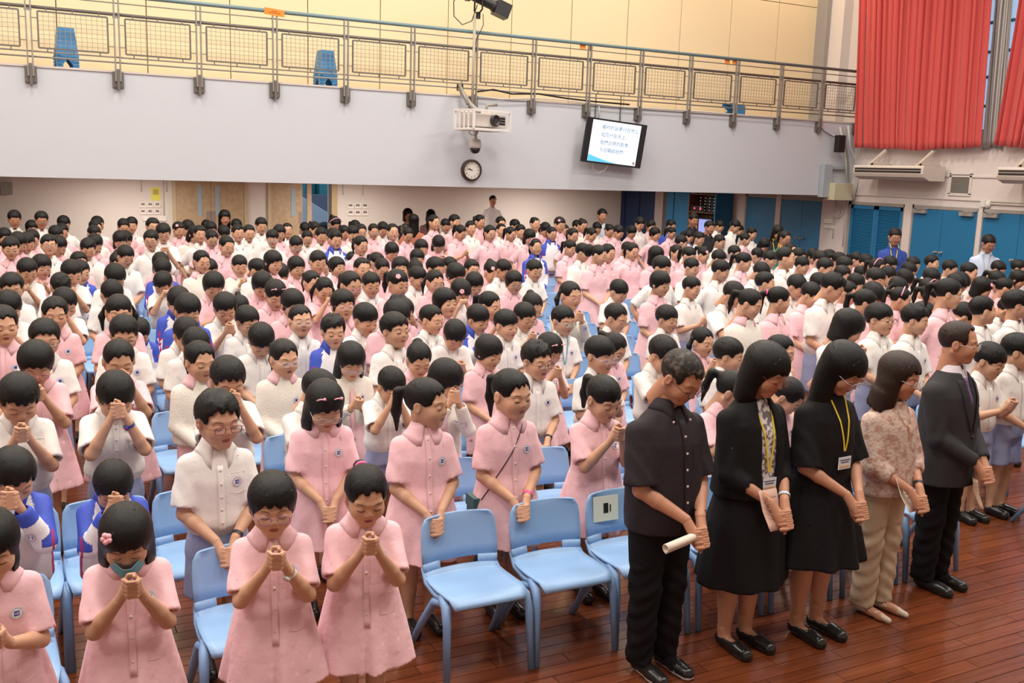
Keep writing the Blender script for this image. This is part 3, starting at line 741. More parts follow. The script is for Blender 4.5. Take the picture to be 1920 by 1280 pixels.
FACC = {}
def small(name, fn, m, smooth=True):
    if name not in FACC: g = G(); fn(g); FACC[name] = g.mesh(name, m, smooth)
    return FACC[name]
def watch_mesh(rad, strap, face):
    g = G(); n = 14; g.cur = 0
    g.sheet([[(rad*math.cos(a)*1.0, rad*math.sin(a)*.92, z) for a in [2*math.pi*k/n for k in range(n)]] for z in (-.008, 0, .008)], 0, closed=True)
    g.lathe([(.004, -rad*.92-.010), (.015, -rad*.92-.009), (.016, -rad*.92-.002), (.015, -rad*.92+.002)], (0, 0, 0), 14, 'y')
    g.cur = 1; g.lathe([(.002, -rad*.92-.0115), (.0115, -rad*.92-.011), (.0115, -rad*.92-.008)], (0, 0, 0), 14, 'y')
    return g.mesh('wristwatch', [strap, face], True)
def person(desc, kind, x, y, H0, scale, rz, pose, pitch, yaw, lod, hair, seed=0, glass=None, wid=1.0, var=None, group=None, extras=(), z=0.0, tilt=0.0, hairmat=None):
    """one student: Empty > body, garments, hair, glasses"""
    t = thing('person', desc, 'person', (x, y, z), rz, group, scale)
    var = (seed % (7 if lod == 0 else 3 if lod == 1 else 2)) if var is None else var
    body = link('body', body_mesh(H0, pose, pitch, yaw, lod, var, wid, tilt=tilt), t)
    gm = garment(kind, H0, pose, lod, wid)
    par = {}
    for n, me in gm.items():
        if n.startswith('_'): continue
        if n in ('collar', 'badge', 'placket', 'zip', 'pocket_seam', 'button'): continue
        par[n] = link(n, me, t)
    main = par.get('dress') or par.get('shirt') or par.get('jacket') or par.get('cardigan')
    for n, me in gm.items():
        if n in ('collar', 'badge', 'placket', 'zip', 'pocket_seam', 'button'): link(n, me, par.get('cardigan') if (n == 'badge' and 'cardigan' in par) else main)
    Mh = head_matrix(H0, pitch, yaw, 1.07, tilt)
    ho = link('hair', hair_mesh(hair, lod, seed % (4 if lod == 0 else 2), hairmat, pitch), t); ho.matrix_local = Mh
    if glass:
        go = link('glasses', glasses(*glass), t); go.matrix_local = Mh
    if lod == 0 or extras:
        aj = arm_joints(H0, pose, wid)
    if lod < 2:
        for s in (-1, 1): link('shoe', shoe_mesh(H0, s), t)
    else:
        pass
    tie = {'pony': (0, .112, .045), 'ponyF': (0, .112, .045), 'ponyside': (0, .112, .045)}.get(hair)
    for e in extras:
        if e.startswith('tie') and tie:
            m = mat('hair_tie_pink', (.85, .12, .35), .6); o = link('hair_tie', small('hair_tie', lambda g: g.tube([(.021*math.cos(a), .004, .021*math.sin(a)) for a in [k*.524 for k in range(12)]], .008, 6, close=True), m), t); o.matrix_local = Mh @ Matrix.Translation(Vector(tie)+Vector((0, .008, 0)))
        if e.startswith('flower'):
            def fl(g):
                for k in range(5): g.lathe([(.001, -.006), (.010, -.004), (.010, .003), (.001, .006)], (.012*math.cos(k*1.257), .0, .012*math.sin(k*1.257)), 8, 'y')
            o = link('hair_flower', small('hair_flower', fl, mat('hair_flower_pink', (.9, .45, .5), .6)), t); o.matrix_local = Mh @ Matrix.Translation((-.062, -.055, .085)) @ Matrix.Rotation(R(-40), 4, 'Z') @ Matrix.Rotation(R(-40), 4, 'X')
        if e == 'band':
            o = link('hair_band', small('hair_band', lambda g: g.tube([(.094*math.cos(a), .005, .03+.098*math.sin(a)) for a in [.15+k*.284 for k in range(11)]], .006, 6), mat('hair_band_pink', (.9, .35, .5), .5)), t); o.matrix_local = Mh
        if e == 'clips':
            for s in (-1, 1):
                o = link('hair_clip', small('hair_clip', lambda g: (g.tube([(-.022, 0, 0), (-.008, -.004, .004), (.012, -.004, .003), (.02, 0, 0)], .0035, 6), g.lathe([(.002, -.004), (.007, -.003), (.007, .002)], (.014, -.004, .004), 8, 'y')), mat('clip_pink', (.9, .42, .5), .4)), t)
                o.matrix_local = Mh @ Matrix.Translation((s*.040, -.062, .096)) @ Matrix.Rotation(R(-45), 4, 'X') @ Matrix.Rotation(s*R(15), 4, 'Z')
        if e == 'mask':
            def mk(g):
                rows = []
                for i in range(7):
                    zz = -.018-.012*i; rows.append([(.060*math.sin(a), -.020-.088*math.cos(a)*(1-.02*i if i < 5 else .9)-(.012 if abs(a) < .5 else 0), zz) for a in [-1.3+2.6*k/10 for k in range(11)]])
                g.sheet(rows, .0015)
                for s in (-1, 1): g.tube([(s*.058, -.045, -.03), (s*.083, .005, -.005), (s*.083, .010, -.02), (s*.056, -.04, -.07)], .0012, 4)
            o = link('face_mask', small('face_mask', mk, mat('mask_teal', (.12, .38, .50), .7)), t); o.matrix_local = Mh
        if e.startswith('watch'):
            side = 1; S, E_, W_ = aj[1]; d = (W_-E_).normalized(); col = {'watchwhite': (.8, .78, .72), 'watchred': (.05, .08, .35), 'watchblack': (.02, .02, .025), 'watchpink': (.8, .1, .3)}[e]; fc = {'watchred': (.7, .05, .06)}.get(e, (.6, .6, .6) if e == 'watchwhite' else (.05, .05, .06))
            if e not in FACC: FACC[e] = watch_mesh(.0255, mat('strap_'+e, col, .4), mat('face_'+e, fc, .2))
            o = link('wristwatch', FACC[e], t); o.matrix_local = Matrix.Translation(W_-d*.022) @ d.to_track_quat('Z', 'Y').to_matrix().to_4x4()
        if e == 'bag':
            bv = gm['_front']; pts = []
            for i in range(19):
                u = i/18; zz = .80*H0+(.50*H0-.80*H0)*u; xx = .050*H0+(-.125*H0-.050*H0)*u
                h = bv.ray_cast(Vector((xx, -.5, zz)), Vector((0, 1, 0))); pts.append((xx, (h[0].y if h[0] else -.02)-.004, zz))
            g = G(); g.tube(pts, .003, 5); xx, yy, zz = pts[-1]; b = len(g.v); g.cur = 1; g.box(xx-.030, xx+.034, -.055, .050, zz-.105, zz+.005); g.box(xx-.036, xx-.028, -.057, .052, zz-.05, zz+.008)
            o = link('shoulder_bag', g.mesh('shoulder_bag', [LASH, mat('bag_teal', (.05, .12, .13), .5)]), t); smooth_bevel(o, .006)
        if e in ('lanyard', 'lanyardblue'):
            add_lanyard(t, gm['_front'], H0, mat('lanyard_blue', (.12, .35, .45), .5) if e == 'lanyardblue' else YELLOW, .62, e == 'lanyard')
    return t
def add_lanyard(t, bv, H, m, zend, card=True):
    def fp(x, z):
        h = bv.ray_cast(Vector((x, -.6, z)), Vector((0, 1, 0))); return Vector((x, (h[0].y if h[0] else -.08*H)-.004, z))
    g = G()
    for s in (-1, 1):
        c = []
        for i in range(13):
            u = i/12; x = s*(.036*H*(1-u)**1.0+.003); z = .835*H+(zend-.835)*H*u; c.append(fp(x, z))
        c[0] = Vector((s*.036*H, -.02*H, .848*H)); w = Vector((.0048, 0, 0))
        g.sheet([[p-w, p+w] for p in c], .0016)
    g.tube([(.030*H*math.cos(a)*1.25, .018*H+.040*H*math.sin(a), .847*H) for a in [math.pi*k/8 for k in range(9)]], .004, 4)
    lo = link('lanyard', g.mesh('lanyard', m), t)
    if card:
        g = G(); p = fp(0, (zend-.02)*H); x0, x1, z0, z1 = -.045, .045, -.06, .004
        g.box(x0, x1, -.003, 0, z0, z1); g.cur = 1
        for i, w in enumerate((.036, .028)): g.box(-w, w, -.0042, -.003, -.014-.012*i, -.009-.012*i)
        g.cur = 2; g.box(-.036, .036, -.0042, -.003, -.052, -.040)
        link('name_card', g.mesh('name_card', [CARD, mat('card_ink', (.10, .09, .16), .5), mat('card_accent', (.75, .45, .25), .5)]), lo, p+Vector((0, -.004, 0)))
# ================================================================ the hall
XL, XR, YF, YB, YW, YK, TOP = (HALL[k] for k in ('xl', 'xr', 'yf', 'yb', 'yw', 'yk', 'top'))
ZB, ZT = 2.095, 3.80      # underside and deck of the balcony
WALLC = mat('wall_cream', (.67, .61, .56), .8, .2, bump=.08, bscale=40)
WALLR = mat('wall_white', (.72, .64, .61), .8, .2, bump=.08, bscale=40)
FASC = mat('balcony_plaster', (.565, .58, .62), .85, .2, bump=.55, bscale=2.2)
CEILM = mat('ceiling_white', (.8, .78, .75), .9)
PANELM = mat('panel_buff', (.80, .65, .42), .55, .3, bump=.05, bscale=3)
DGREY = mat('steel_grey', (.16, .145, .13), .45, .5, metal=.3)
LGREY = mat('steel_light', (.30, .275, .25), .45, .5, metal=.3)
TEAL = mat('rail_teal', (.16, .25, .27), .35, .5)
BLUED = mat('door_blue', (.02, .17, .36), .5, .35, bump=.03)
NAVY = mat('door_navy', (.006, .022, .075), .5)
FRAMEC = mat('frame_grey', (.36, .32, .30), .55)
WOOD = mat('door_beech', (.50, .37, .235), .5, .35, noise=((.42, .30, .18), 9, .35, .7))
WPLAS = mat('plastic_white', (.75, .71, .66), .4)
CONDUIT = mat('conduit_grey', (.55, .53, .50), .5)

# floor: real boards; the three hundred that show largest are parts, the rest one joined part
fm = bpy.data.materials.new('floor_board'); fm.use_nodes = True; nt = fm.node_tree; pb = nt.nodes['Principled BSDF']
tc = nt.nodes.new('ShaderNodeTexCoord'); geo = nt.nodes.new('ShaderNodeNewGeometry'); mp = nt.nodes.new('ShaderNodeMapping'); mp.inputs['Scale'].default_value = (1.2, 22, 1)
nt.links.new(geo.outputs['Position'], mp.inputs[0]); nz = nt.nodes.new('ShaderNodeTexNoise'); nz.inputs['Scale'].default_value = 1.6; nz.inputs['Detail'].default_value = 6; nt.links.new(mp.outputs[0], nz.inputs[0])
cr_ = nt.nodes.new('ShaderNodeValToRGB'); cr_.color_ramp.elements[0].position = .3; cr_.color_ramp.elements[0].color = (.105, .024, .008, 1); cr_.color_ramp.elements[1].position = .72; cr_.color_ramp.elements[1].color = (.19, .050, .017, 1)
nt.links.new(nz.outputs[0], cr_.inputs[0]); hv = nt.nodes.new('ShaderNodeHueSaturation'); nt.links.new(cr_.outputs[0], hv.inputs['Color'])
at_ = nt.nodes.new('ShaderNodeAttribute'); at_.attribute_name = 'tone'; oi = nt.nodes.new('ShaderNodeObjectInfo'); ad = nt.nodes.new('ShaderNodeMath'); ad.operation = 'ADD'
nt.links.new(at_.outputs['Fac'], ad.inputs[0]); nt.links.new(oi.outputs['Random'], ad.inputs[1]); fr_ = nt.nodes.new('ShaderNodeMath'); fr_.operation = 'FRACT'; nt.links.new(ad.outputs[0], fr_.inputs[0])
mr = nt.nodes.new('ShaderNodeMapRange'); mr.inputs[3].default_value = .82; mr.inputs[4].default_value = 1.15; nt.links.new(fr_.outputs[0], mr.inputs[0]); nt.links.new(mr.outputs[0], hv.inputs['Value']); nt.links.new(hv.outputs[0], pb.inputs['Base Color'])
pb.inputs['Roughness'].default_value = .24; pb.inputs['Specular IOR Level'].default_value = .45; pb.inputs['Coat Weight'].default_value = .15
g = G(); g.box(XL-.2, XR+.2, YF-.2, YB+12, -.2, -.012); floor = struct('floor', g, mat('floor_base', (.05, .015, .008), .6))
PL, PW = .90, .0925
def board_geo(g, x, y, l):
    x0, x1, y0, y1 = x+.0008, x+l-.0008, y+.0008, y+PW-.0008; b = .0015
    g.add([(x0, y0, -.011), (x1, y0, -.011), (x1, y1, -.011), (x0, y1, -.011), (x0+b, y0+b, 0), (x1-b, y0+b, 0), (x1-b, y1-b, 0), (x0+b, y1-b, 0)],
          [(4, 5, 6, 7), (0, 1, 5, 4), (1, 2, 6, 5), (2, 3, 7, 6), (3, 0, 4, 7)])
gb = G(); board_geo(gb, 0, 0, PL); board_me = gb.mesh('board', fm)
rest = G(); tones = []; npart = 0
cand = []
for j in range(int((17.6-2.0)/PW)):
    y = 2.0+j*PW; off = (j*.37) % PL
    for i in range(int(19.3/PL)+1):
        x = -1.0+i*PL-off+PL*.5
        if x+PL > XR: continue
        cand.append((x, y))
def vis(c):
    p = np.array([c[0]+PL/2, c[1], 0])-np.array([0, 0, EYE]); w = p@FW; px, py = 960+FPX*(p@RT)/w, 640-FPX*(p@UP)/w
    return (0 if (px > 850-(py-1000)*.4 and 900 < py < 1330 and px < 1990) else 1, -py)
cand.sort(key=vis)
for i, (x, y) in enumerate(cand):
    if i < 298: link('floor_board', board_me, floor, (x, y, 0))
    else: board_geo(rest, x, y, PL); tones.append(rnd.random())
# coarser strips where nothing shows
me = rest.mesh('floor_boards_rest', fm); att = me.attributes.new('tone', 'FLOAT', 'FACE'); att.data.foreach_set('value', np.repeat(tones, 5).astype(np.float32))
o = link('floor_boards_rest', me, floor); o['kind'] = 'stuff'
g = G()
for (x0, x1, y0, y1) in ((XL, -1.45, YF, YB), (-1.45, XR, YF, 2.0), (-1.45, XR, 2.0+int(15.6/PW)*PW, YB)): g.box(x0, x1, y0, y1, -.011, 0)
o = link('floor_boards_outer', g.mesh('floor_boards_outer', fm), floor); o['kind'] = 'stuff'

g = G(); g.box(XL-.2, XR+.2, YF-.2, YW+.4, TOP, TOP+.2); struct('ceiling', g, CEILM)
g = G(); g.box(XL-.2, XL, YF-.2, YB+.2, 0, TOP); struct('wall_left', g, WALLR)
g = G(); g.box(XL-.2, XR+.2, YF-.2, YF, 0, TOP); struct('wall_front', g, WALLC)

# right wall with a window strip, doors set in
WZ0, WZ1, WY0, WY1 = 3.55, 8.2, 4.0, 17.0
g = G(); g.box(XR, XR+.25, YF-.2, YB+.2, 0, WZ0); g.box(XR, XR+.25, YF-.2, YB+.2, WZ1, TOP); g.box(XR, XR+.25, WY1, YB+.2, WZ0, WZ1); g.box(XR, XR+.25, YF-.2, WY0, WZ0, WZ1)
struct('wall_right', g, WALLR)
WBAR = mat('window_bar_blue', (.10, .22, .38), .5)
gwin = G(); gwin.box(XR+.10, XR+.11, WY0, WY1, WZ0, WZ1)
win = struct('window_1', gwin, mat('window_glass', (.75, .88, 1.0), .08, .5, alpha=.25))
k = 0; z = WZ0
while z < WZ1+.01:
    g = G(); g.box(XR+.02, XR+.09, WY0, WY1, z-.028, z+.028); link('window_bar', g.mesh('window_bar', WBAR), win); z += .58 if k % 2 else .50; k += 1
y = WY0
while y < WY1+.01:
    g = G(); g.box(XR+.0, XR+.10, y-.035, y+.035, WZ0, WZ1); link('window_mullion', g.mesh('window_mullion', WBAR), win); y += 1.3

# back wall below the balcony with the doors
DX0, DX1 = at_y(322, 345, YB)[0], at_y(463, 345, YB)[0]
EX0, EX1 = at_y(501, 345, YB)[0], at_y(631, 345, YB)[0]
DZ = 2.02
OX0, OX1 = at_y(567, 345, YB)[0], at_y(618, 345, YB)[0]
g = G(); g.box(XL, OX0, YB, YB+.2, 0, ZB+.2); g.box(OX1, XR+.2, YB, YB+.2, 0, ZB+.2); g.box(OX0, OX1, YB, YB+.2, DZ, ZB+.2); struct('wall_back', g, WALLC)
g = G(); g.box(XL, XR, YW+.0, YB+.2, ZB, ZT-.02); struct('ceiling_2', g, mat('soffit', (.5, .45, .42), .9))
def back_door(name, x0, x1, leaves, label=None):
    g = G(); w = .09
    g.box(x0, x0+w, YB-.06, YB, 0, DZ); g.box(x1-w, x1, YB-.06, YB, 0, DZ); g.box(x0, x1, YB-.06, YB, DZ, DZ+.06)
    d = struct(name, g, mat('door_frame_tan', (.52, .42, .27), .5))
    for (a, b, wx) in leaves:
        g = G(); g.box(a, b, YB-.045, YB-.005, .01, DZ-.01); lf = link('door_leaf', g.mesh('door_leaf', WOOD), d)
        g = G(); g.box(wx-.06, wx+.06, YB-.055, YB-.044, 1.0, 1.78); link('glass_strip', g.mesh('glass_strip', mat('strip_glass', (.35, .45, .50), .1, .6)), lf)
        g = G(); g.box((a+b)/2-.16, (a+b)/2+.16, YB-.11, YB-.045, DZ-.13, DZ-.06); link('door_closer', g.mesh('door_closer', FRAMEC), lf)
        hx = b-.06 if wx > (a+b)/2 else a+.06
        g = G(); g.box(hx-.05, hx+.05, YB-.055, YB-.044, .80, 1.12); link('kick_handle', g.mesh('push_plate', mat('push_plate', (.30, .24, .22), .4)), lf)
    return d
mx = at_y(394, 345, YB)[0]
back_door('door_1', DX0, DX1, [(DX0+.09, mx-.004, at_y(374, 380, YB)[0]), (mx+.004, DX1-.09, at_y(407, 380, YB)[0])])
d2 = back_door('door_2', EX0, EX1, [(EX0+.09, OX0-.01, at_y(549, 380, YB)[0])])
g = G(); xa = at_y(576, 345, YB)[0]; g.box(xa-.02, xa+.11, YB-.05, YB+.0, .01, DZ); link('door_leaf', g.mesh('edge_leaf', WOOD), d2)
g = G(); g.box(OX1-.03, OX1+.13, YB-.30, YB-.0, .01, DZ); lf = link('door_leaf', g.mesh('open_leaf', mat('door_edge', (.36, .26, .13), .5)), d2)
for z in (.3, 1.0, 1.75): g = G(); g.box(OX1-.05, OX1-.02, YB-.26, YB-.18, z, z+.12); link('hinge', g.mesh('hinge', DGREY), lf)
# outside seen through the open door
g = G(); g.box(OX0-6, OX1+8, YB+.2, YB+12, -.2, 0); struct('ground_outside', g, mat('asphalt', (.18, .18, .19), .9))
g = G(); g.box(OX0-6, OX1+8, YB+8, YB+8.3, 0, 1.35); struct('wall_outside', g, mat('outside_wall', (.22, .23, .26), .9))
g = G()
for i in range(24):
    f_ = (i*.618) % 1; x = OX0-5+i*.55; g.box(x, x+.5, YB+9+f_, YB+10+f_, 0, 2.4+f_)
o = link('wall_outside_upper', g.mesh('wall_outside_upper', mat('outside_teal', (.10, .36, .36), .8)), None); o['kind'] = 'structure'
def car():
    cx, cy = OX0+.35, YB+4.2
    t = thing('car', 'white car parked outside, seen through the open doorway', 'car', (cx, cy, 0), 0)
    prof = [(-2.0, .35), (-2.05, .75), (-1.5, .95), (-.7, 1.42), (.6, 1.45), (1.35, .98), (1.95, .85), (2.1, .6), (2.05, .35)]
    g = G(); rows = [[(x, w, z if abs(w) < .8 or z < .9 else z-.0) for (x, z) in prof] for w in (-.82, -.75, .75, .82)]
    n = len(prof); g.sheet([[(x*(.97 if abs(w) > .8 else 1), w*(.86 if z > 1.1 else 1), z) for (x, z) in prof] for w in (-.84, -.78, 0, .78, .84)])
    for w in (-.84, .84): b = len(g.v); g.add([(x*.97, w*(.86 if z > 1.1 else 1), z) for (x, z) in prof], [tuple(range(n)) if w > 0 else tuple(range(n))[::-1]])
    link('body', g.mesh('body', mat('car_white', (.75, .78, .80), .2, .5), True), t)
    g = G(); g.add([(-1.25, -.80, 1.0), (-.62, -.735, 1.36), (.5, -.735, 1.38), (1.15, -.80, 1.0)], [(0, 3, 2, 1)]); link('side_window', g.mesh('side_window', mat('car_glass', (.03, .05, .07), .05, .6)), t)
    for x in (-1.3, 1.3): g = G(); g.lathe([(.1, -.1), (.32, -.1), (.33, 0), (.32, .1), (.1, .1)], (x, -.76, .33), 18, 'y'); link('wheel', g.mesh('wheel', SHOE, True), t)
car()

# ---------------------------------------------------------------- balcony
g = G(); g.box(XL, XR, YK, YW+.1, ZB, ZT-.03); o = struct('wall_balcony', g, FASC)
g = G(); g.box(XL, XR, YK-.02, YW+.1, ZT-.03, ZT); link('trim_edge', g.mesh('trim_edge', mat('coping', (.62, .55, .50), .7)), o)
g = G(); g.box(XL, XR, YW+.06, YW+.3, ZT-.1, TOP); up = struct('wall_back_upper', g, mat('panel_joint', (.20, .14, .10), .8))
sx = [at_y(p, 60, YW)[0] for p in (107, 275, 432, 582, 717, 850, 967, 1078, 1188, 1286, 1378, 1466, 1542)]
stp = (sx[-1]-sx[0])/12; xs_ = [sx[-1]-stp*i for i in range(20)][::-1]
for a, b in zip(xs_[:-1], xs_[1:]):
    g = G(); g.box(a+.008, b-.008, YW, YW+.07, ZT, 6.50); o = link('wall_panel', g.mesh('wall_panel', PANELM), up); smooth_bevel(o, .004, 1)
    g = G(); g.box(a+.008, b-.008, YW, YW+.07, 6.515, TOP); link('wall_panel', g.mesh('wall_panel', PANELM), up)
g = G(); x_ = at_y(1543, 60, YW-.25)[0]; g.box(x_, XR, YW-.35, YW+.1, ZT, TOP); struct('column_1', g, mat('column_grey', (.33, .30, .29), .8))
g = G(); x_ = at_y(1562, 60, YW-.45)[0]; g.box(x_, XR, YW-.75, YW-.3, ZT, TOP); struct('column_2', g, WALLR)

P0, PS = .617, 1.2524
rl = thing('balcony_railing', 'grey steel balcony railing with wire panels and teal handrail above the hall', 'railing', (0, YK, ZT))
def rp(name, g, m, parent=None, smooth=False): return link(name, g.mesh(name, m, smooth), parent or rl)
x0_, x1_ = P0-PS*3-.3, XR-.02
g = G(); g.tube([(x0_, -.06, 1.15), (x1_, -.06, 1.15)], .034, 10); rp('handrail', g, TEAL, smooth=True)
for z, r, m, y in ((1.03, .010, LGREY, -.05), (.86, .026, DGREY, -.03), (.205, .012, LGREY, -.04), (.125, .014, LGREY, -.04)):
    g = G(); g.tube([(x0_, y, z), (x1_, y, z)], r, 8); rp('rail_bar', g, m, smooth=True)
gp = G()
for s in (-1, 1): gp.box(s*.035-.011, s*.035+.011, -.10, -.055, -.17, 1.12)
gp.box(-.055, .055, -.07, -.05, .80, .84); pm = gp.mesh('post', LGREY)
gk = G(); gk.box(-.085, -.012, -.055, -.004, -.26, -.02); gk.box(.012, .085, -.055, -.004, -.26, -.02); gk.box(-.02, .02, -.11, -.02, -.30, .02); km = gk.mesh('bracket', DGREY)
gw = G(); px0, px1, pz0, pz1 = .13, PS-.13, .26, .80
for a, b, c_, d in ((px0, px1, pz0-.012, pz0+.012), (px0, px1, pz1-.012, pz1+.012), (px0-.012, px0+.012, pz0, pz1), (px1-.012, px1+.012, pz0, pz1)): gw.box(a, b, -.065, -.035, c_, d)
for xx in (.25, .62, 1.0):
    gw.box(xx-.008, xx+.008, -.055, -.045, .205, .26); gw.box(xx-.008, xx+.008, -.055, -.045, .80, .86)
for zz in (.36, .70):
    gw.box(.02, px0, -.055, -.045, zz-.006, zz+.006); gw.box(px1, PS-.02, -.055, -.045, zz-.006, zz+.006)
fmesh = gw.mesh('panel_frame', DGREY)
gw = G()
for i in range(1, 13): x = px0+(px1-px0)*i/13; gw.box(x-.003, x+.003, -.054, -.048, pz0, pz1)
for i in range(1, 8): z = pz0+(pz1-pz0)*i/8; gw.box(px0, px1, -.050, -.044, z-.003, z+.003)
wmesh = gw.mesh('wire_grid', LGREY)
for n in range(-3, 15):
    x = P0+PS*n
    if n == 14: x = XR-.10
    p = link('post', pm, rl, (x, 0, 0)); link('bracket', km, p)
    if n < 14:
        s = 1.0 if n < 13 else (XR-.10-P0-PS*13)/PS
        f_ = link('panel_frame', fmesh, rl, (x, 0, 0)); w = link('wire_grid', wmesh, f_); f_.scale = (s, 1, 1); w['kind'] = 'stuff'
for px, lab in ((515, 'orange notice taped to the handrail above the left stool stacks'), (1104, 'orange notice taped to the handrail above the television'), (1376, 'orange notice taped to the handrail nearest the red curtain')):
    x = at_y(px, 90, YK-.1)[0]; g = G(); g.box(-.17, .17, -.004, 0, -.055, .055) if px == 515 else (g.box(-.17, -.035, -.004, 0, -.10, .03), g.box(.035, .13, -.004, 0, -.10, .03))
    if px == 515: 
        g.cur = 1; g.box(-.05, .05, -.0055, -.004, .012, .022); g.box(-.10, .10, -.0055, -.004, -.018, -.006)
    tag(link('notice', g.mesh('notice', [mat('notice_orange', (.85, .27, .03), .7), mat('notice_ink', (.35, .08, .02), .7)]), None, (x, YK-.105 if px == 515 else YK-.04, ZT+1.13), (0, R(4) if px == 515 else 0, 0)), lab, 'notice')

# stools on the balcony
STO = mat('stool_blue', (.06, .25, .52), .4, .4)
def stool_mesh():
    g = G(); T, Bt, h = .115, .165, .44
    def ring(z, e): 
        w = T+(Bt-T)*(1-z/h)+e; return w
    for a in range(4):
        Rm = Matrix.Rotation(a*math.pi/2, 4, 'Z')
        def q(x, z, e=0): return tuple(Rm @ Vector((x, -ring(z, e), z)))
        w0, w1 = ring(0, 0), ring(h, 0)
        for s in (-1, 1):   # leg plates with an arch between them
            for (za, zb, wa, wb) in ((0, .06, .090, .090), (.06, .12, .090, .125), (.12, .15, .125, .149), (.15, .33, .149, .1275)):
                ra, rb = ring(za, 0), ring(zb, 0); pts = [q(s*ra, za), q(s*(ra-wa), za), q(s*(rb-wb), zb), q(s*rb, zb)]
                ins = [q(s*ra, za, -.006), q(s*(ra-wa), za, -.006), q(s*(rb-wb), zb, -.006), q(s*rb, zb, -.006)]
                g.add(pts+ins, [(0, 1, 2, 3), (7, 6, 5, 4), (1, 5, 6, 2), (0, 4, 5, 1)])
        ra = ring(.33, 0); rb = ring(h, 0); g.add([q(-ra, .33), q(ra, .33), q(rb, h), q(-rb, h)], [(0, 1, 2, 3)])
        rr = ring(.0, .008); g.add([q(-w0, .0, .0), q(-w0+.06, .0, .0), q(-w0+.06, .02, .010), q(-w0, .02, .010)], [(0, 1, 2, 3)])
    g.box(-T, T, -T, T, h-.012, h+.004)
    for x in (-.05, 0, .05): g.box(x-.012, x+.012, -.07, .07, h+.004, h+.008)
    return g.mesh('stool', STO)
sm_ = stool_mesh()
for si, (px, n) in enumerate(((125, 5), (610, 5))):
    x = at_y(px, 130, YK+.35)[0]
    for k in range(n):
        o = link('plastic_stool', sm_, None, (x, YK+.35, ZT+.045*k), (0, 0, R(5)))
        tag(o, f"blue plastic stool, {('lowest', 'second', 'middle', 'fourth', 'topmost')[k]} in the {('leftmost', 'second')[si]} stack on the balcony", 'stool', 'blue plastic stools stacked on the balcony')
x = at_y(1385, 212, YK+.2)[0]; o = link('plastic_stool', sm_, None, (x, YK+.62, ZT+.115), (R(90), 0, R(90))); tag(o, 'blue plastic stool lying on its side on the balcony near curtain', 'stool')
# ---------------------------------------------------------------- things hung on the balcony front
def letters(name, body, size, m, parent, loc, rot, align='LEFT'):
    c = bpy.data.curves.new(name, 'FONT'); c.body = body; c.size = size; c.align_x = align; c.align_y = 'CENTER' if align == 'CENTER' else 'TOP_BASELINE'; c.materials.append(m)
    tmp = bpy.data.objects.new('tmp', c); COL.objects.link(tmp); dg = bpy.context.evaluated_depsgraph_get()
    me = bpy.data.meshes.new_from_object(tmp.evaluated_get(dg)); bpy.data.objects.remove(tmp)
    return link(name, me, parent, loc, rot)
def yk(px, py, Y=None): return at_y(px, py, YK if Y is None else Y)
# television
tx, tz = yk(1154, 268, YK-.35); tv = thing('television', 'wall television showing four lines of text beside the balcony posts', 'television', (tx, YK-.30, tz), R(0))
TW, TH = .72, .44; tm = Matrix.Rotation(R(6), 4, 'X') @ Matrix.Rotation(R(4), 4, 'Y')
def tvp(name, g, m, parent=tv):
    o = link(name, g.mesh(name, m), parent); return o
g = G(); g.box(-TW, TW, -.03, .03, -TH, TH); o = tvp('casing', g, mat('tv_black', (.012, .012, .014), .3, .5)); o.matrix_local = tm; smooth_bevel(o, .008); cas = o
g = G(); g.box(-TW+.13, TW-.15, -.034, -.031, -TH+.035, TH-.035); scr = tvp('screen', g, mat('tv_screen', (.7, .8, .85), .3, emit=(.78, .90, 1.0), estr=.80), cas)
g = G(); n = 12; x0, x1, zb = -TW+.132, TW-.20, -TH+.037
top = [(x0+(x1-x0-.35)*i/n, -.0355, zb+.135*(1-i/n)**1.5) for i in range(n+1)]; bot = [(p[0], -.0355, zb) for p in top]
g.sheet([top, bot]); tvp('screen_wedge', g, mat('tv_wedge', (.1, .5, .8), .4, emit=(.10, .50, .85), estr=.6), scr)
g = G(); g.lathe([(.001, -.001), (.042, -.001), (.042, .001), (.001, .001)], (TW-.20, -.036, -TH+.085), 20, 'y'); tvp('screen_icon_ring', g, mat('tv_icon', (.8, .8, .85), .4, emit=(.75, .75, .82), estr=.7), scr)
g = G(); g.box(TW-.222, TW-.178, -.0385, -.037, -TH+.06, -TH+.11); tvp('screen_icon', g, mat('tv_icon_red', (.35, .1, .15), .4, emit=(.3, .12, .2), estr=.5), scr)
INK = mat('tv_ink', (.03, .08, .25), .6, emit=(.05, .12, .35), estr=.2)
for i, s in enumerate(('願祢的旨意行在地上，', '如同行在天上。', '我們日用的飲食，', '今日賜給我們')):
    letters('screen_text', s, .098, INK, scr, (-.36, -.036, .25-.15*i), (R(90), 0, 0))
g = G()
for s in (-.3, .3): g.tube([(s, .03, .1), (s, .28, .45), (s, .28, .95)], .013, 6)
g.tube([(-.3, .05, 0), (.3, .05, 0)], .02, 6); tvp('hanging_arm', g, DGREY)
g = G(); g.tube([(-.45, .05, -.38), (-.40, .12, -.53), (-.25, .14, -.60), (-.12, .12, -.55), (-.05, .05, -.40)], .006, 6); tvp('cable_loop', g, WPLAS)
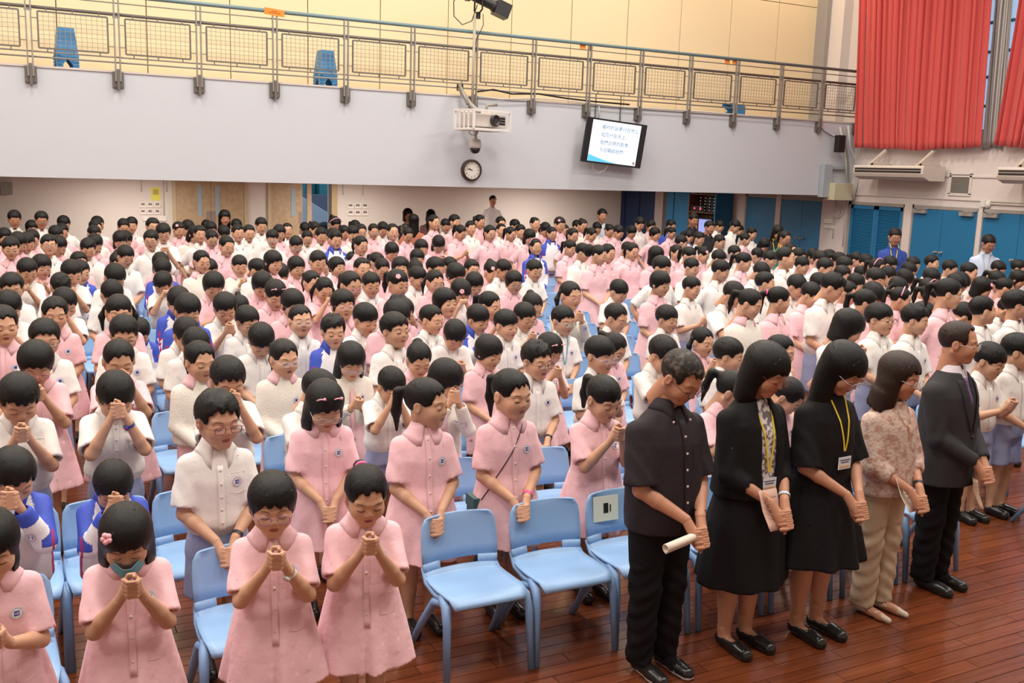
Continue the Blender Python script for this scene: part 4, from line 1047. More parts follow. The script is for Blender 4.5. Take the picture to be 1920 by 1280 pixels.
# clock
cx, cz = yk(882, 319); ck = thing('wall_clock', 'round wall clock with dark brown rim below the dome camera', 'clock', (cx, YK-.05, cz))
r = .205; g = G(); g.lathe([(r*.80, -.035), (r*.84, -.045), (r*.97, -.04), (r, -.02), (r, .05)], (0, 0, 0), 40, 'y', False); link('rim', g.mesh('rim', mat('clock_rim', (.05, .022, .016), .35), True), ck)
g = G(); g.lathe([(.001, -.012), (r*.86, -.012), (r*.86, .0)], (0, 0, 0), 40, 'y'); fc = link('dial', g.mesh('dial', mat('clock_dial', (.78, .74, .68), .5)), ck)
for k in range(12):
    a = k*math.pi/6; letters('numeral', str(k or 12), .048, LASH, fc, (.128*math.sin(a), -.014, .128*math.cos(a)), (R(90), 0, 0), 'CENTER')
for ang, l, w in ((-56, .075, .006), (-66, .11, .004)) if False else ((302, .070, .006), (285, .105, .004)):
    g = G(); g.box(-w, w, -.017, -.015, -.02, l); link('clock_hand', g.mesh('clock_hand', LASH), ck, (0, 0, 0), (0, R(ang), 0))
# projector in a cage
px_, pz_ = yk(902, 226, YK-.75); pj = thing('projector', 'white projector in a white cage hung from the balcony railing', 'projector', (px_+.03, YK-.75, pz_), R(16))
g = G(); w, d, h = .44, .26, .165
for x in (-w, w):
    for z in (-h, h): g.box(x-.018, x+.018, -d, d, z-.018, z+.018)
    for y in (-d, d): g.box(x-.018, x+.018, y-.018, y+.018, -h, h)
for y in (-d, d):
    for z in (-h, h): g.box(-w, w, y-.018, y+.018, z-.022, z+.022)
g.box(-w, w, -d, d, -h-.012, -h+.004)
for y in (-.12, 0, .12): g.box(-w-.012, -w+.004, y-.015, y+.015, -h, h)
link('cage', g.mesh('cage', WPLAS), pj)
g = G(); g.box(-.36, .40, -.20, .2, -.12, .11); bdy = link('projector_body', g.mesh('projector_body', mat('projector_beige', (.62, .56, .52), .45)), pj); smooth_bevel(bdy, .02, 3)
g = G(); g.lathe([(.10, .03), (.105, -.05), (.085, -.055), (.080, -.03), (.06, -.02), (.001, -.02)], (.10, -.21, 0), 24, 'y'); link('lens', g.mesh('lens', mat('lens_dark', (.03, .025, .025), .15, .6), True), bdy)
g = G()
for z in (-.05, 0, .05): g.box(.24, .37, -.21, -.198, z-.018, z+.018)
link('vent', g.mesh('vent', LASH), bdy)
g = G(); g.tube([(0, .1, .15), (.0, .35, .30), (-.03, .52, .48), (-.03, .62, .60)], .045, 8); g.tube([(.08, 0, .16), (.1, 0, .28), (.3, -.05, .30)], .03, 8); g.tube([(-.06, .35, .3), (-.06, .6, .66)], .03, 6); link('mount_arm', g.mesh('mount_arm', LGREY, True), pj)
# dome camera
dx, dz = yk(891, 272, YK-.45); dm = thing('dome_camera', 'white dome security camera hanging below the projector cage', 'camera', (dx, YK-.45, dz))
g = G(); g.lathe([(.03, .28), (.035, .12), (.10, .10), (.115, .02), (.115, -.05), (.10, -.055)], (0, 0, 0), 24); g.tube([(0, 0, .2), (-.03, .1, .36), (-.1, .3, .38), (-.12, .44, .40)], .03, 8); link('housing', g.mesh('housing', WPLAS, True), dm)
g = G(); g.lathe([(.098, -.05), (.095, -.09), (.07, -.135), (.03, -.155), (.001, -.158)], (0, 0, 0), 24); link('dome', g.mesh('dome', mat('dome_black', (.02, .02, .025), .12, .6), True), dm)
g = G(); pts = [(-.05+.09*math.cos(a), -.02+.02*math.sin(2*a), .25+.07*math.sin(a)) for a in [k*.52 for k in range(25)]]; g.tube(pts, .009, 5); link('coiled_cable', g.mesh('coiled_cable', CONDUIT, True), dm)
# stage spotlight on a pole
sx_, sz_ = yk(897, 14, YK-.18); sp = thing('stage_spotlight', 'black profile stage spotlight clamped on a pole above the clock', 'spotlight', (sx_, YK-.18, sz_))
sd = Matrix.Rotation(R(-8), 4, 'Z') @ Matrix.Rotation(R(20), 4, 'Y')
g = G(); g.lathe([(.05, -.52), (.12, -.50), (.13, -.15), (.09, -.12), (.09, .28), (.11, .30), (.11, .34)], (0, 0, 0), 20, 'x'); g.box(.34, .62, -.13, .13, -.13, .13)
for i in range(5): g.box(-.48+.07*i, -.455+.07*i, -.135, .135, -.12, .13)
o = link('lamp_barrel', g.mesh('lamp_barrel', mat('lamp_black', (.014, .014, .016), .4, .5)), sp); o.matrix_local = sd; o.location = (0, 0, .16)
g = G(); g.tube([(0, -.16, .16), (0, -.17, -.05), (0, 0, -.12), (0, .17, -.05), (0, .16, .16)], .016, 6); g.lathe([(.04, -.20), (.045, -.10), (.03, -.08)], (0, 0, 0), 12); g.lathe([(.03, -.15), (.05, -.16), (.05, -.19)], (0, 0, .16), 12, 'y'); link('yoke', g.mesh('yoke', LASH), sp)
_, pzb = yk(887, 200, YK-.1)
g = G(); g.tube([(-.06, .02, -.15), (-.06, .03, pzb-sz_)], .028, 8); link('pole', g.mesh('pole', mat('pole_cream', (.45, .40, .32), .5), True), sp)
g = G(); g.tube([(-.35, 0, .30), (-.50, .0, .05), (-.48, .02, -.20), (-.30, .04, -.33), (-.12, .02, -.25), (-.02, 0, .05)], .009, 6); g.tube([(.1, 0, -.1), (.12, .02, -.3), (-.02, .03, -.6), (-.04, .03, -1.2)], .007, 6); link('power_cable', g.mesh('power_cable', LASH, True), sp)
# cables lying along the balcony edge
def cable(pts, r, m, label, cat='cable'):
    g = G(); g.tube(pts, r, 6); return tag(link('cable', g.mesh('cable', m, True), None), label, cat)
def ykp(px, py, Y): x, z = at_y(px, py, Y); return (x, Y, z)
cable([ykp(*p, YK-.05) for p in ((893, 172), (925, 168), (960, 176), (1010, 176), (1060, 184), (1110, 190), (1180, 196))], .018, LASH, 'black cable lying along the balcony edge right of the projector')
cable([ykp(*p, YK-.08) for p in ((893, 180), (940, 186), (1000, 184), (1060, 188), (1150, 199), (1270, 206), (1400, 216), (1540, 228))], .014, CONDUIT, 'long pale cable along the balcony edge towards the curtain')
cable([ykp(*p, YK-.06) for p in ((862, 170), (866, 185), (876, 200), (885, 212))], .008, CONDUIT, 'thin pale wire hanging left of the projector mount')
cable([ykp(*p, YK-.06) for p in ((1123, 195), (1124, 210), (1122, 224))], .012, CONDUIT, 'short pale cable going down into the television')
cable([ykp(*p, YK-.05) for p in ((1533, 231), (1545, 246), (1560, 255), (1577, 261))], .009, LASH, 'black cable sagging from the last railing post to the speaker')
g = G(); x, z = yk(862, 164, YK-.08); g.box(x-.05, x+.05, YK-.14, YK-.04, z-.06, z+.06); o = tag(link('webcam', g.mesh('webcam', LASH), None), 'small black webcam on the balcony edge left of the projector', 'camera'); smooth_bevel(o, .01)
# wall things under the balcony
def plate(px0, px1, py0, py1, m, name, label, cat, th=.03, group=None, inner=None):
    x0, z1 = at_y(px0, py0, YB-.001); x1, z0 = at_y(px1, py1, YB-.001); g = G(); g.box(x0, x1, YB-th, YB-.001, z0, z1)
    if inner: g.cur = 1; g.box(x0+(x1-x0)*.2, x1-(x1-x0)*.2, YB-th-.006, YB-th, z0+(z1-z0)*.45, z1-(z1-z0)*.15)
    o = link(name, g.mesh(name, [m, inner or m]), None); tag(o, label, cat, group); return o
SWD = mat('switch_dark', (.20, .17, .16), .5); ordn = ('first', 'second', 'third', 'fourth', 'fifth', 'sixth', 'seventh', 'eighth', 'ninth', 'tenth', 'eleventh', 'twelfth')
for bx_, lab in ((262, 'left of the closed double door'), (651, 'right of the open door')):
    for r_ in range(2):
        for c_ in range(3):
            plate(bx_+c_*13.5, bx_+11.5+c_*13.5, (379 if bx_ < 300 else 381)+r_*13, (389 if bx_ < 300 else 391)+r_*13, WPLAS, 'switch_box', f"white switch box {lab}, {('left', 'middle', 'right')[c_]} of its {('upper', 'lower')[r_]} row", 'switch', group='switch boxes on the back wall', inner=SWD)
plate(283, 301, 351, 376, mat('note_yellow', (.72, .68, .12), .7), 'yellow_notice', 'yellow paper notice above the left group of switch boxes', 'notice', .006, inner=mat('note_ink', (.45, .38, .10), .7))
plate(0, 24, 341, 364, mat('box_grey', (.32, .31, .28), .6), 'metal_box', 'grey metal box on back wall at the far left', 'box', .15)
for a, b, l in ((268, 278, 'left'), (284, 292, 'middle'), (296, 312, 'wide')): plate(a, b, 406, 414, WPLAS, 'socket_box', f'{l} white socket box below the left switch boxes', 'socket')
for px in (265, 306, 312, 643, 680):
    x, _ = at_y(px, 350, YB); g = G(); g.tube([(x, YB-.02, ZB-.01), (x, YB-.02, 1.6 if px != 306 else 1.0)], .014, 6); tag(link('conduit_pipe', g.mesh('conduit_pipe', CONDUIT, True), None), f"thin vertical conduit on the back wall, {('leftmost', 'just left of the closed double door', 'beside the closed double door frame', 'just right of the open door', 'above the right group of switch boxes')[(265, 306, 312, 643, 680).index(px)]}", 'pipe')

# ---------------------------------------------------------------- right wall
def xr(px, py, X=None): return at_x(px, py, XR if X is None else X)     # -> (y, z)
def ygap(px, X=XR): return at_x(px, 400, X)[0]
DT = 1.90
def blue_door(name, pxa, pxb, split, ztop=DT, closers=(), m=BLUED, louvre=False, handle=True, fr=.07):
    y1, y0 = xr(pxa, 395)[0], xr(pxb, 400)[0]      # pxa is further away
    g = G(); g.box(XR-.05, XR, y0-fr, y0, 0, ztop+fr); g.box(XR-.05, XR, y1, y1+fr, 0, ztop+fr); g.box(XR-.05, XR, y0-fr, y1+fr, ztop, ztop+fr); d = struct(name, g, FRAMEC)
    ys = [y1]+[xr(p, 395)[0] for p in split]+[y0]
    for a, b in zip(ys[:-1], ys[1:]):
        g = G(); lo, hi = b+.004, a-.004
        if louvre:
            w = .07; g.box(XR-.05, XR-.01, lo, lo+w, .01, ztop-.01); g.box(XR-.05, XR-.01, hi-w, hi, .01, ztop-.01); g.box(XR-.05, XR-.01, lo, hi, .01, .12); g.box(XR-.05, XR-.01, lo, hi, ztop-.09, ztop-.01); g.box(XR-.012, XR-.008, lo, hi, .01, ztop-.01)
        else: g.box(XR-.045, XR-.005, lo, hi, .01, ztop-.01)
        lf = link('door_leaf', g.mesh('door_leaf', m), d)
        if louvre:
            key = 'slat%.2f' % (hi-lo)
            zz = .15
            sg = G(); sg.add([(-.030, 0, -.012), (-.004, 0, .014), (-.030, hi-lo-2*w, -.012), (-.004, hi-lo-2*w, .014), (-.034, 0, -.010), (-.034, hi-lo-2*w, -.010)], [(0, 2, 3, 1), (4, 5, 2, 0), (4, 1, 3, 5)]); sm = sg.mesh('louvre_slat', m)
            while zz < ztop-.11: link('louvre_slat', sm, lf, (XR-.01, lo+w, zz)); zz += .038
    for c in closers:
        y, z = xr(c, 398); g = G(); g.box(XR-.13, XR-.05, y-.16, y+.16, ztop-.10, ztop-.02); g.tube([(XR-.10, y+.1, ztop-.02), (XR-.22, y, ztop-.01), (XR-.06, y-.2, ztop)], .010, 6); link('door_closer', g.mesh('door_closer', FRAMEC), d)
    if handle and split:
        y = ys[1]
        for s in (-1, 1): g = G(); g.lathe([(.03, 0), (.03, -.02), (.012, -.03), (.012, -.06), (.028, -.065), (.022, -.09)], (XR-.045, y+s*.07, .98), 12, 'x'); link('door_handle', g.mesh('door_handle', FRAMEC, True), d)
    return d
blue_door('door_3', 1598, 1696, (1646,), louvre=True, handle=False)
blue_door('door_4', 1716, 1836, (1771,), closers=(1730, 1818))
blue_door('door_5', 1848, 1990, (1918,), closers=(1864,))
blue_door('door_6', 1467, 1543, (1507,), ztop=1.93)
blue_door('door_7', 1402, 1456, (), ztop=1.95)
# far end of the right wall: blue cupboards, recess and open store with equipment
y1, y0 = ygap(1309), ygap(1254); g = G(); g.box(XR-.10, XR, min(y0, y1), max(y0, y1), 0, 2.0); struct('door_8', g, BLUED)
g = G(); yv = ygap(1268); g.box(XR-.115, XR-.10, yv-.01, yv+.01, 0, 2.0); link('panel_joint', g.mesh('panel_joint', NAVY), bpy.data.objects['door_8'])
ya, yb_ = ygap(1233), ygap(1160); g = G(); g.box(XR-.06, XR, min(ya, yb_), YB, 0, ZB); o = struct('door_9', g, NAVY)
for p in (1174, 1201): yv = ygap(p); g = G(); g.box(XR-.075, XR-.06, yv-.02, yv+.02, 0, ZB); link('panel_joint', g.mesh('panel_joint', mat('navy_joint', (.003, .01, .04), .5)), o)
ya, yb_ = ygap(1250), ygap(1235); g = G(); g.box(XR-.16, XR, min(ya, yb_), max(ya, yb_), 0, ZB); struct('column_3', g, mat('column_cream', (.36, .31, .28), .8))
y1, y0 = ygap(1313), ygap(1370); lo, hi = min(y0, y1), max(y0, y1)
rk = thing('equipment_shelf', 'wooden shelf unit of sound equipment in the open blue cupboard', 'shelf', (XR-.02, lo, 0))
WD = mat('shelf_wood', (.16, .065, .022), .5); g = G(); L = hi-lo; g.box(-.02, .0, 0, L, 0, 2.0); link('back_board', g.mesh('back_board', mat('shelf_dark', (.035, .014, .007), .7)), rk)
for z in (.75, 1.42, 1.93): g = G(); g.box(-.42, -.02, 0, L, z, z+.03); link('shelf', g.mesh('shelf', WD), rk)
for y in (0, L-.03): g = G(); g.box(-.42, -.02, y, y+.03, 0, 1.96); link('side_panel', g.mesh('side_panel', WD), rk)
for i in range(5):
    g = G(); z = 1.47+.085*i; g.box(-.40, -.05, .15, L*.42, z, z+.07); g.cur = 1
    for q in range(4): g.lathe([(.001, -.005), (.011, -.004), (.011, .0)], (-.402, .22+q*.2, z+.035), 8, 'x')
    link('amplifier', g.mesh('amplifier', [LASH, mat('led_white', (.6, .6, .6), .4, emit=(.8, .85, .9), estr=.6)]), rk)
g = G(); g.box(-.38, -.05, L*.52, L*.95, 1.45, 1.62); g.cur = 1
for q in (.62, .82): g.lathe([(.001, -.012), (.028, -.010), (.028, .0)], (-.385, L*q, 1.54), 10, 'x')
link('tape_deck', g.mesh('tape_deck', [LASH, mat('led_red', (.8, .02, .04), .4, emit=(1, .05, .10), estr=2.2)]), rk)
mo = thing('monitor', 'small lit monitor standing on the equipment shelf', 'monitor', (XR-.40, lo+L*.42, .78))
g = G(); g.box(-.03, .03, -.30, .30, .06, .50); g.box(-.02, .02, -.04, .04, 0, .08); g.box(-.08, .08, -.12, .12, 0, .015); link('casing', g.mesh('casing', LASH), mo)
g = G(); g.box(-.034, -.031, -.27, .27, .10, .47); link('screen', g.mesh('screen', mat('monitor_blue', (.3, .4, .9), .4, emit=(.30, .36, .80), estr=.7)), mo)
# open cupboard leaf standing out from the wall
ya = ygap(1372); g = G(); g.box(XR-.62, XR-.02, ya-.05, ya, .02, 1.99); d = tag(link('cupboard_leaf', g.mesh('cupboard_leaf', BLUED), None), 'open blue cupboard leaf standing out beside the equipment shelf', 'cupboard door')

# pillar between the louvre door and the corner, and the one beyond
for n, (pa, pb, th) in enumerate(((1546, 1592, .10), (1457, 1466, .062), (1699, 1713, .07), (1838, 1846, .066))):
    y1, y0 = ygap(pa), ygap(pb); g = G(); g.box(XR-th, XR, y0, y1, 0, 2.10 if n < 2 else 1.99); struct('trim_pillar_%d' % (n+1) if False else 'trim_%d' % (n+1), g, WALLR)
def wbox(name, pa, pb, pya, pyb, th, m, label, cat, bev=.006, smooth=False):
    y1, zt = xr(pa, pya, XR-th); y0, zb = xr(pb, pyb, XR-th); g = G(); g.box(XR-th, XR-.0, min(y0, y1), max(y0, y1), min(zt, zb), max(zt, zb)); o = link(name, g.mesh(name, m), None); smooth_bevel(o, bev); return tag(o, label, cat)
y, z = xr(1572, 397, XR-.12); g = G(); g.lathe([(.15, .0), (.155, -.03), (.13, -.045), (.125, -.03), (.001, -.03)], (XR-.10, y, z), 28, 'x'); tag(link('small_clock', g.mesh('small_clock', [mat('dial_pale', (.62, .58, .56), .4)], True), None), 'small round pale wall clock on the pillar beside louvred door', 'clock')
wbox('socket_box', 1545, 1557, 409, 419, .16, WPLAS, 'white socket box on the pillar below the small clock', 'socket'); wbox('socket_box', 1545, 1562, 421, 429, .14, WPLAS, 'lower white switch plate on the pillar left of louvred door', 'socket')
for i, p in enumerate((1563, 1583)): 
    y, z = xr(p, 430, XR-.11); g = G(); g.tube([(XR-.115, y, 2.08), (XR-.115, y, 1.05 if i == 0 else .9)], .012, 6); tag(link('conduit_pipe', g.mesh('conduit_pipe', CONDUIT, True), None), f"thin vertical conduit on the pillar, {('below the small clock', 'beside the louvred door frame')[i]}", 'pipe')
# horizontal trims
for n, (zt_, th) in enumerate(((2.12, .03), (2.60, .03))):
    g = G(); g.box(XR-th, XR, 4.0, 17.25, zt_, zt_+.035); struct('trim_%d' % (n+5), g, WALLR)
# vent grille
y1, zt_ = xr(1785, 325); y0, zb_ = xr(1818, 365); vt = thing('wall_vent', 'white framed louvred vent between the two air conditioners', 'vent', (XR, y0, zb_)); L, h_ = y1-y0, zt_-zb_
g = G()
for a, b, c_, d_ in ((-.03, L+.03, -.03, .02), (-.03, L+.03, h_-.02, h_+.03), (-.03, .02, 0, h_), (L-.02, L+.03, 0, h_)): g.box(-.03, 0, a, b, c_, d_)
link('frame', g.mesh('frame', WALLR), vt); g = G(); g.box(-.004, 0, 0, L, 0, h_); link('backing', g.mesh('backing', DGREY), vt)
sg = G(); sg.add([(-.022, 0, -.010), (-.006, 0, .008), (-.006, L, .008), (-.022, L, -.010), (-.024, 0, -.008), (-.024, L, -.008)], [(0, 1, 2, 3), (4, 5, 2, 1), (4, 0, 3, 5)]); sm = sg.mesh('slat', mat('vent_slat', (.30, .27, .24), .5))
zz = .03
while zz < h_-.03: link('slat', sm, vt, (0, 0, zz)); zz += .028
# alarm bell and conduit
wbox('alarm_box', 1838, 1846, 375, 388, .10, WPLAS, 'small white alarm box above the blue doors', 'alarm'); y, z = xr(1853, 383); g = G(); g.lathe([(.085, 0), (.085, -.05), (.06, -.08), (.001, -.085)], (XR, y, z), 20, 'x'); tag(link('alarm_bell', g.mesh('alarm_bell', WPLAS, True), None), 'round white alarm bell right of the small alarm box', 'alarm')
ya, z = xr(1858, 382); g = G(); g.tube([(XR-.03, ya, z), (XR-.03, 4.5, z)], .02, 8); tag(link('conduit_pipe', g.mesh('conduit_pipe', WALLR, True), None), 'horizontal white conduit running right from the alarm bell', 'pipe')
# air conditioners
def aircon(y_far, y_near, ztop, label):
    L = y_far-y_near; t = thing('air_conditioner', label, 'air conditioner', (XR-.12, y_near, ztop)); D, h = .68, .31
    rows = []
    for y in (0, L): rows.append([(-.0, y, 0), (-D+.03, y, 0), (-D, y, -.03), (-D, y, -.17), (-D+.04, y, -.24), (-D+.22, y, -h), (0, y, -h)])
    g = G(); g.sheet(rows); b = len(g.v); 
    for r_ in rows: b = len(g.v); g.add(r_, [tuple(range(7)) if r_ is rows[0] else tuple(range(7))[::-1]])
    g.add([rows[0][0], rows[1][0], rows[1][6], rows[0][6]], [(0, 1, 2, 3)]); link('housing', g.mesh('housing', mat('aircon_white', (.70, .62, .55), .45)), t)
    g = G(); g.box(-D-.004, -D+.05, .06, L-.04, -.155, -.055); sl = link('outlet', g.mesh('outlet', mat('outlet_dark', (.03, .022, .02), .6)), t)
    g = G(); g.box(-D-.012, -D+.01, .06, L-.04, -.112, -.096); link('outlet_vane', g.mesh('outlet_vane', mat('vane', (.45, .38, .33), .4)), sl)
    for y in (.25, L-.35):
        g = G(); g.box(-D+.08, .10, y-.03, y+.03, .0, .05); M_ = Matrix.Translation((-.30, y, .17)) @ Matrix.Rotation(R(-38), 4, 'Y'); g.box(-.34, .34, -.03, .03, -.025, .025, M_ @ Matrix.Scale(-1, 4, (1, 0, 0)) if False else Matrix.Translation((-.27, y, .22)) @ Matrix.Rotation(R(-36), 4, 'Y'))
        g.box(-.52, -.49, y-.02, y+.02, .0, .06); link('bracket', g.mesh('bracket', mat('bracket_cream', (.62, .53, .46), .5)), t)
    return t
ax_near = at_x(1731, 320, XR-.80)[0]; ax_far = at_x(1600, 320, XR-.80)[0]
aircon(ax_far, ax_near, at_x(1731, 311, XR-.80)[1], 'long white air conditioner on brackets below the big red curtain')
axn = at_x(1869, 320, XR-.80)[0]; aircon(axn, axn-2.6, at_x(1869, 313, XR-.80)[1], 'white air conditioner partly cut off at the right picture edge')
# beige junction box, speaker, ducts at the corner
def kb(px0, px1, py0, py1, Y0, Y1, m, name, label, cat, bev=.01):
    x0, z1 = at_y(px0, py0, Y0); x1, z0 = at_y(px1, py1, Y0); g = G(); g.box(x0, min(x1, XR-.01), Y0, Y1, z0, z1); o = link(name, g.mesh(name, m), None); smooth_bevel(o, bev); return tag(o, label, cat)
kb(1566, 1597, 343, 376, YK-.32, YK-.01, mat('junction_beige', (.55, .50, .34), .5), 'junction_box', 'beige junction box below the balcony corner', 'box')
kb(1547, 1557, 308, 370, YK-.16, YK-.01, mat('duct_bluegrey', (.36, .40, .44), .5), 'cable_duct', 'grey vertical cable duct at the right balcony corner', 'duct', .004)
kb(1557, 1594, 311, 318, YK-.14, YK-.02, mat('duct_bluegrey', (.36, .40, .44), .5), 'cable_duct', 'grey horizontal duct stub above the beige junction box', 'duct', .004)
kb(1574, 1584, 253, 286, YK-.36, YK-.22, LASH, 'wall_speaker', 'small black wall speaker at the balcony corner by the curtain', 'speaker', .012)
for i, (pts, lab) in enumerate((([(1583, 235), (1586, 275), (1590, 300), (1592, 340), (1592, 376)], 'nearest the speaker'), ([(1590, 235), (1594, 275), (1604, 300), (1608, 340), (1600, 372), (1588, 378)], 'curving past the junction box'), ([(1575, 238), (1580, 265), (1586, 300), (1588, 335)], 'leftmost of the bundle'))):
    cable([(min(at_y(px, py, YK-.15-.03*i)[0], XR-.03), YK-.15-.03*i, at_y(px, py, YK-.15-.03*i)[1]) for px, py in pts], .022, CONDUIT if i else LGREY, f'pale cable down the balcony corner, {lab}')
# curtains
CURT = mat('curtain_red', (.60, .080, .075), .75, .25, sheen=.25, bump=.1, bscale=30)
SILV = mat('curtain_silver', (.42, .39, .37), .4, .4, metal=.25)
def curtain(name, X, ya0, yb0, ya1, yb1, z0, z1, m, label, nf=20, amp=.05, seed=1, wavy=.05):
    """ya/yb: far and near edge at the bottom (0) and top (1)"""
    r_ = random.Random(seed); g = G(); rows = []; n = nf*9; ph = [r_.uniform(-.9, .9) for _ in range(nf+2)]
    for i in range(27):
        u = i/26; z = z0+(z1-z0)*u; a = ya0+(ya1-ya0)*u**.9; b = yb0+(yb1-yb0)*u**.9; row = []
        for j in range(n+1):
            v = j/n; k = v*nf; pz = ph[int(k)]*(1-(k % 1))+ph[int(k)+1]*(k % 1)
            s = math.sin(2*math.pi*k+pz*1.5+.35*math.sin(3*u+pz)); am = amp*(.7+.5*math.sin(k*1.7+seed))*(.85+.25*(1-u))
            zz = z+(wavy*(math.sin(v*7+seed)*.5+math.sin(v*19+seed)*.25) if i == 0 else 0)
            row.append((X+am*s+.03*math.sin(v*9+u*2), a+(b-a)*v+.02*math.sin(2*math.pi*k*2), zz))
        rows.append(row)
    g.sheet(rows, .006); o = link(name, g.mesh(name, m, True), None); return tag(o, label, 'curtain')
cX = XR-.28
f_ = lambda p, q: at_x(p, q, cX)[0]
zc = at_x(1700, 279, cX)[1]
curtain('curtain', cX, f_(1605, 278), f_(1838, 282), f_(1607, 0), f_(1858, 0), zc, 7.4, CURT, 'large red curtain left of the silver lining', 21)
curtain('curtain', cX+.19, f_(1830, 282), f_(1864, 275), f_(1850, 0), f_(1884, 0), zc+.02, 7.4, SILV, 'silver grey curtain lining between the two red curtains', 4, .035, 4)
curtain('curtain', cX, f_(1868, 275), f_(1990, 275), f_(1916, 0), f_(2080, 0), zc+.03, 7.4, CURT, 'red curtain cut off by the right picture edge', 9, .08, 8)
g = G(); g.tube([(XR-.30, 4, 7.55), (XR-.30, 17.2, 7.55)], .03, 8); o = struct('trim_7', g, LGREY)
for y in (4.5, 8.5, 12.6, 17.0): g = G(); g.box(XR-.32, XR, y-.02, y+.02, 7.53, 7.58); link('rail_bracket', g.mesh('rail_bracket', LGREY), o)
# ceiling lamps
gl = G(); gl.box(-1.15, 1.15, -.6, .6, .0, .12); lmesh = gl.mesh('lamp_housing', CEILM); gl = G(); gl.box(-1.1, 1.1, -.55, .55, -.01, 0); dmesh = gl.mesh('diffuser', mat('diffuser', (.9, .88, .82), .5, emit=(1, .95, .85), estr=2.5))
for i, (x, y) in enumerate(LAMPS):
    t = thing('ceiling_lamp', f"square ceiling lamp panel high over the hall, {ordn[i//4]} line, {ordn[i % 4]} from left wall", 'lamp', (x, y, 9.42), 0, 'ceiling lamps'); link('housing', lmesh, t); link('diffuser', dmesh, t)
# ================================================================ chairs
def chair_parts():
    P = [(.225, .705, .165), (.222, .698, .185), (.215, .665, .205), (.205, .60, .212), (.190, .53, .213), (.181, .472, .210)]
    S = [(.172, .435, .205), (.160, .413, .205), (.135, .400, .207), (.06, .394, .212), (-.04, .396, .214), (-.13, .402, .212), (-.175, .400, .205), (-.200, .388, .196), (-.210, .372, .188)]
    nx = 12
    def row(y, z, w, x0=-1, x1=1, k=.035, up=0.0, n=nx):
        return [(w*(x0+(x1-x0)*i/n), y-k*abs(x0+(x1-x0)*i/n)**2.2, z+up*abs(x0+(x1-x0)*i/n)**4) for i in range(n+1)]
    g = G(); g.sheet([row(*p) for p in P], .011)
    for a, b in ((-1, -.52), (.52, 1)):
        g.sheet([row(.1812, .476, .2102, a, b, n=4), row(.176, .455, .208, a, b, n=4), row(.1705, .430, .2052, a, b, k=.031, n=4)], .011)
    back = g.mesh('backrest', CHAIR, True)
    g = G(); g.sheet([row(y, z, w, k=.030 if i < 2 else .012 if i < 4 else 0, up=.010 if 1 < i < 7 else .0) for i, (y, z, w) in enumerate(S)], .012)
    seat = g.mesh('seat', CHAIR, True)
    legs = []
    for s in (-1, 1):
        g = G(); g.tube([(s*.190, -.02, .385), (s*.205, -.10, .392), (s*.215, -.165, .375), (s*.222, -.195, .30), (s*.230, -.225, 0)], [.016, .022, .025, .021, .016], 10); legs.append(g.mesh('front_leg', CHAIRD, True))
        g = G(); g.tube([(s*.200, -.11, .375), (s*.212, -.02, .350), (s*.222, .10, .20), (s*.236, .235, 0)], [.018, .022, .020, .016], 10); legs.append(g.mesh('rear_leg', CHAIRD, True))
    rims = []
    for s in (-1, 1): g = G(); g.tube([(s*.200, .165, .45), (s*.205, .10, .395), (s*.205, .0, .382), (s*.203, -.12, .386)], [.010, .014, .014, .014], 8); rims.append(g.mesh('seat_rim', CHAIRD, True))
    return back, seat, legs, rims
CB, CS, CL, CR_ = chair_parts()
ORD = ('first', 'second', 'third', 'fourth', 'fifth', 'sixth', 'seventh', 'eighth', 'ninth', 'tenth', 'eleventh', 'twelfth', 'thirteenth', 'fourteenth', 'fifteenth', 'sixteenth', 'seventeenth', 'eighteenth', 'nineteenth', 'twentieth')
def ordw(n):
    if n < 20: return ORD[n]
    if n < 29: return 'twenty-'+ORD[n-20]
    if n == 29: return 'thirtieth'
    return 'thirty-'+ORD[n-30]
def chair(x, y, rz, label, group='light blue plastic chairs in rows'):
    t = thing('plastic_chair', label, 'chair', (x, y, 0), rz, group)
    link('backrest', CB, t); link('seat', CS, t)
    for l in CL: link('leg', l, t)
    for l in CR_: link('seat_rim', l, t)
    return t

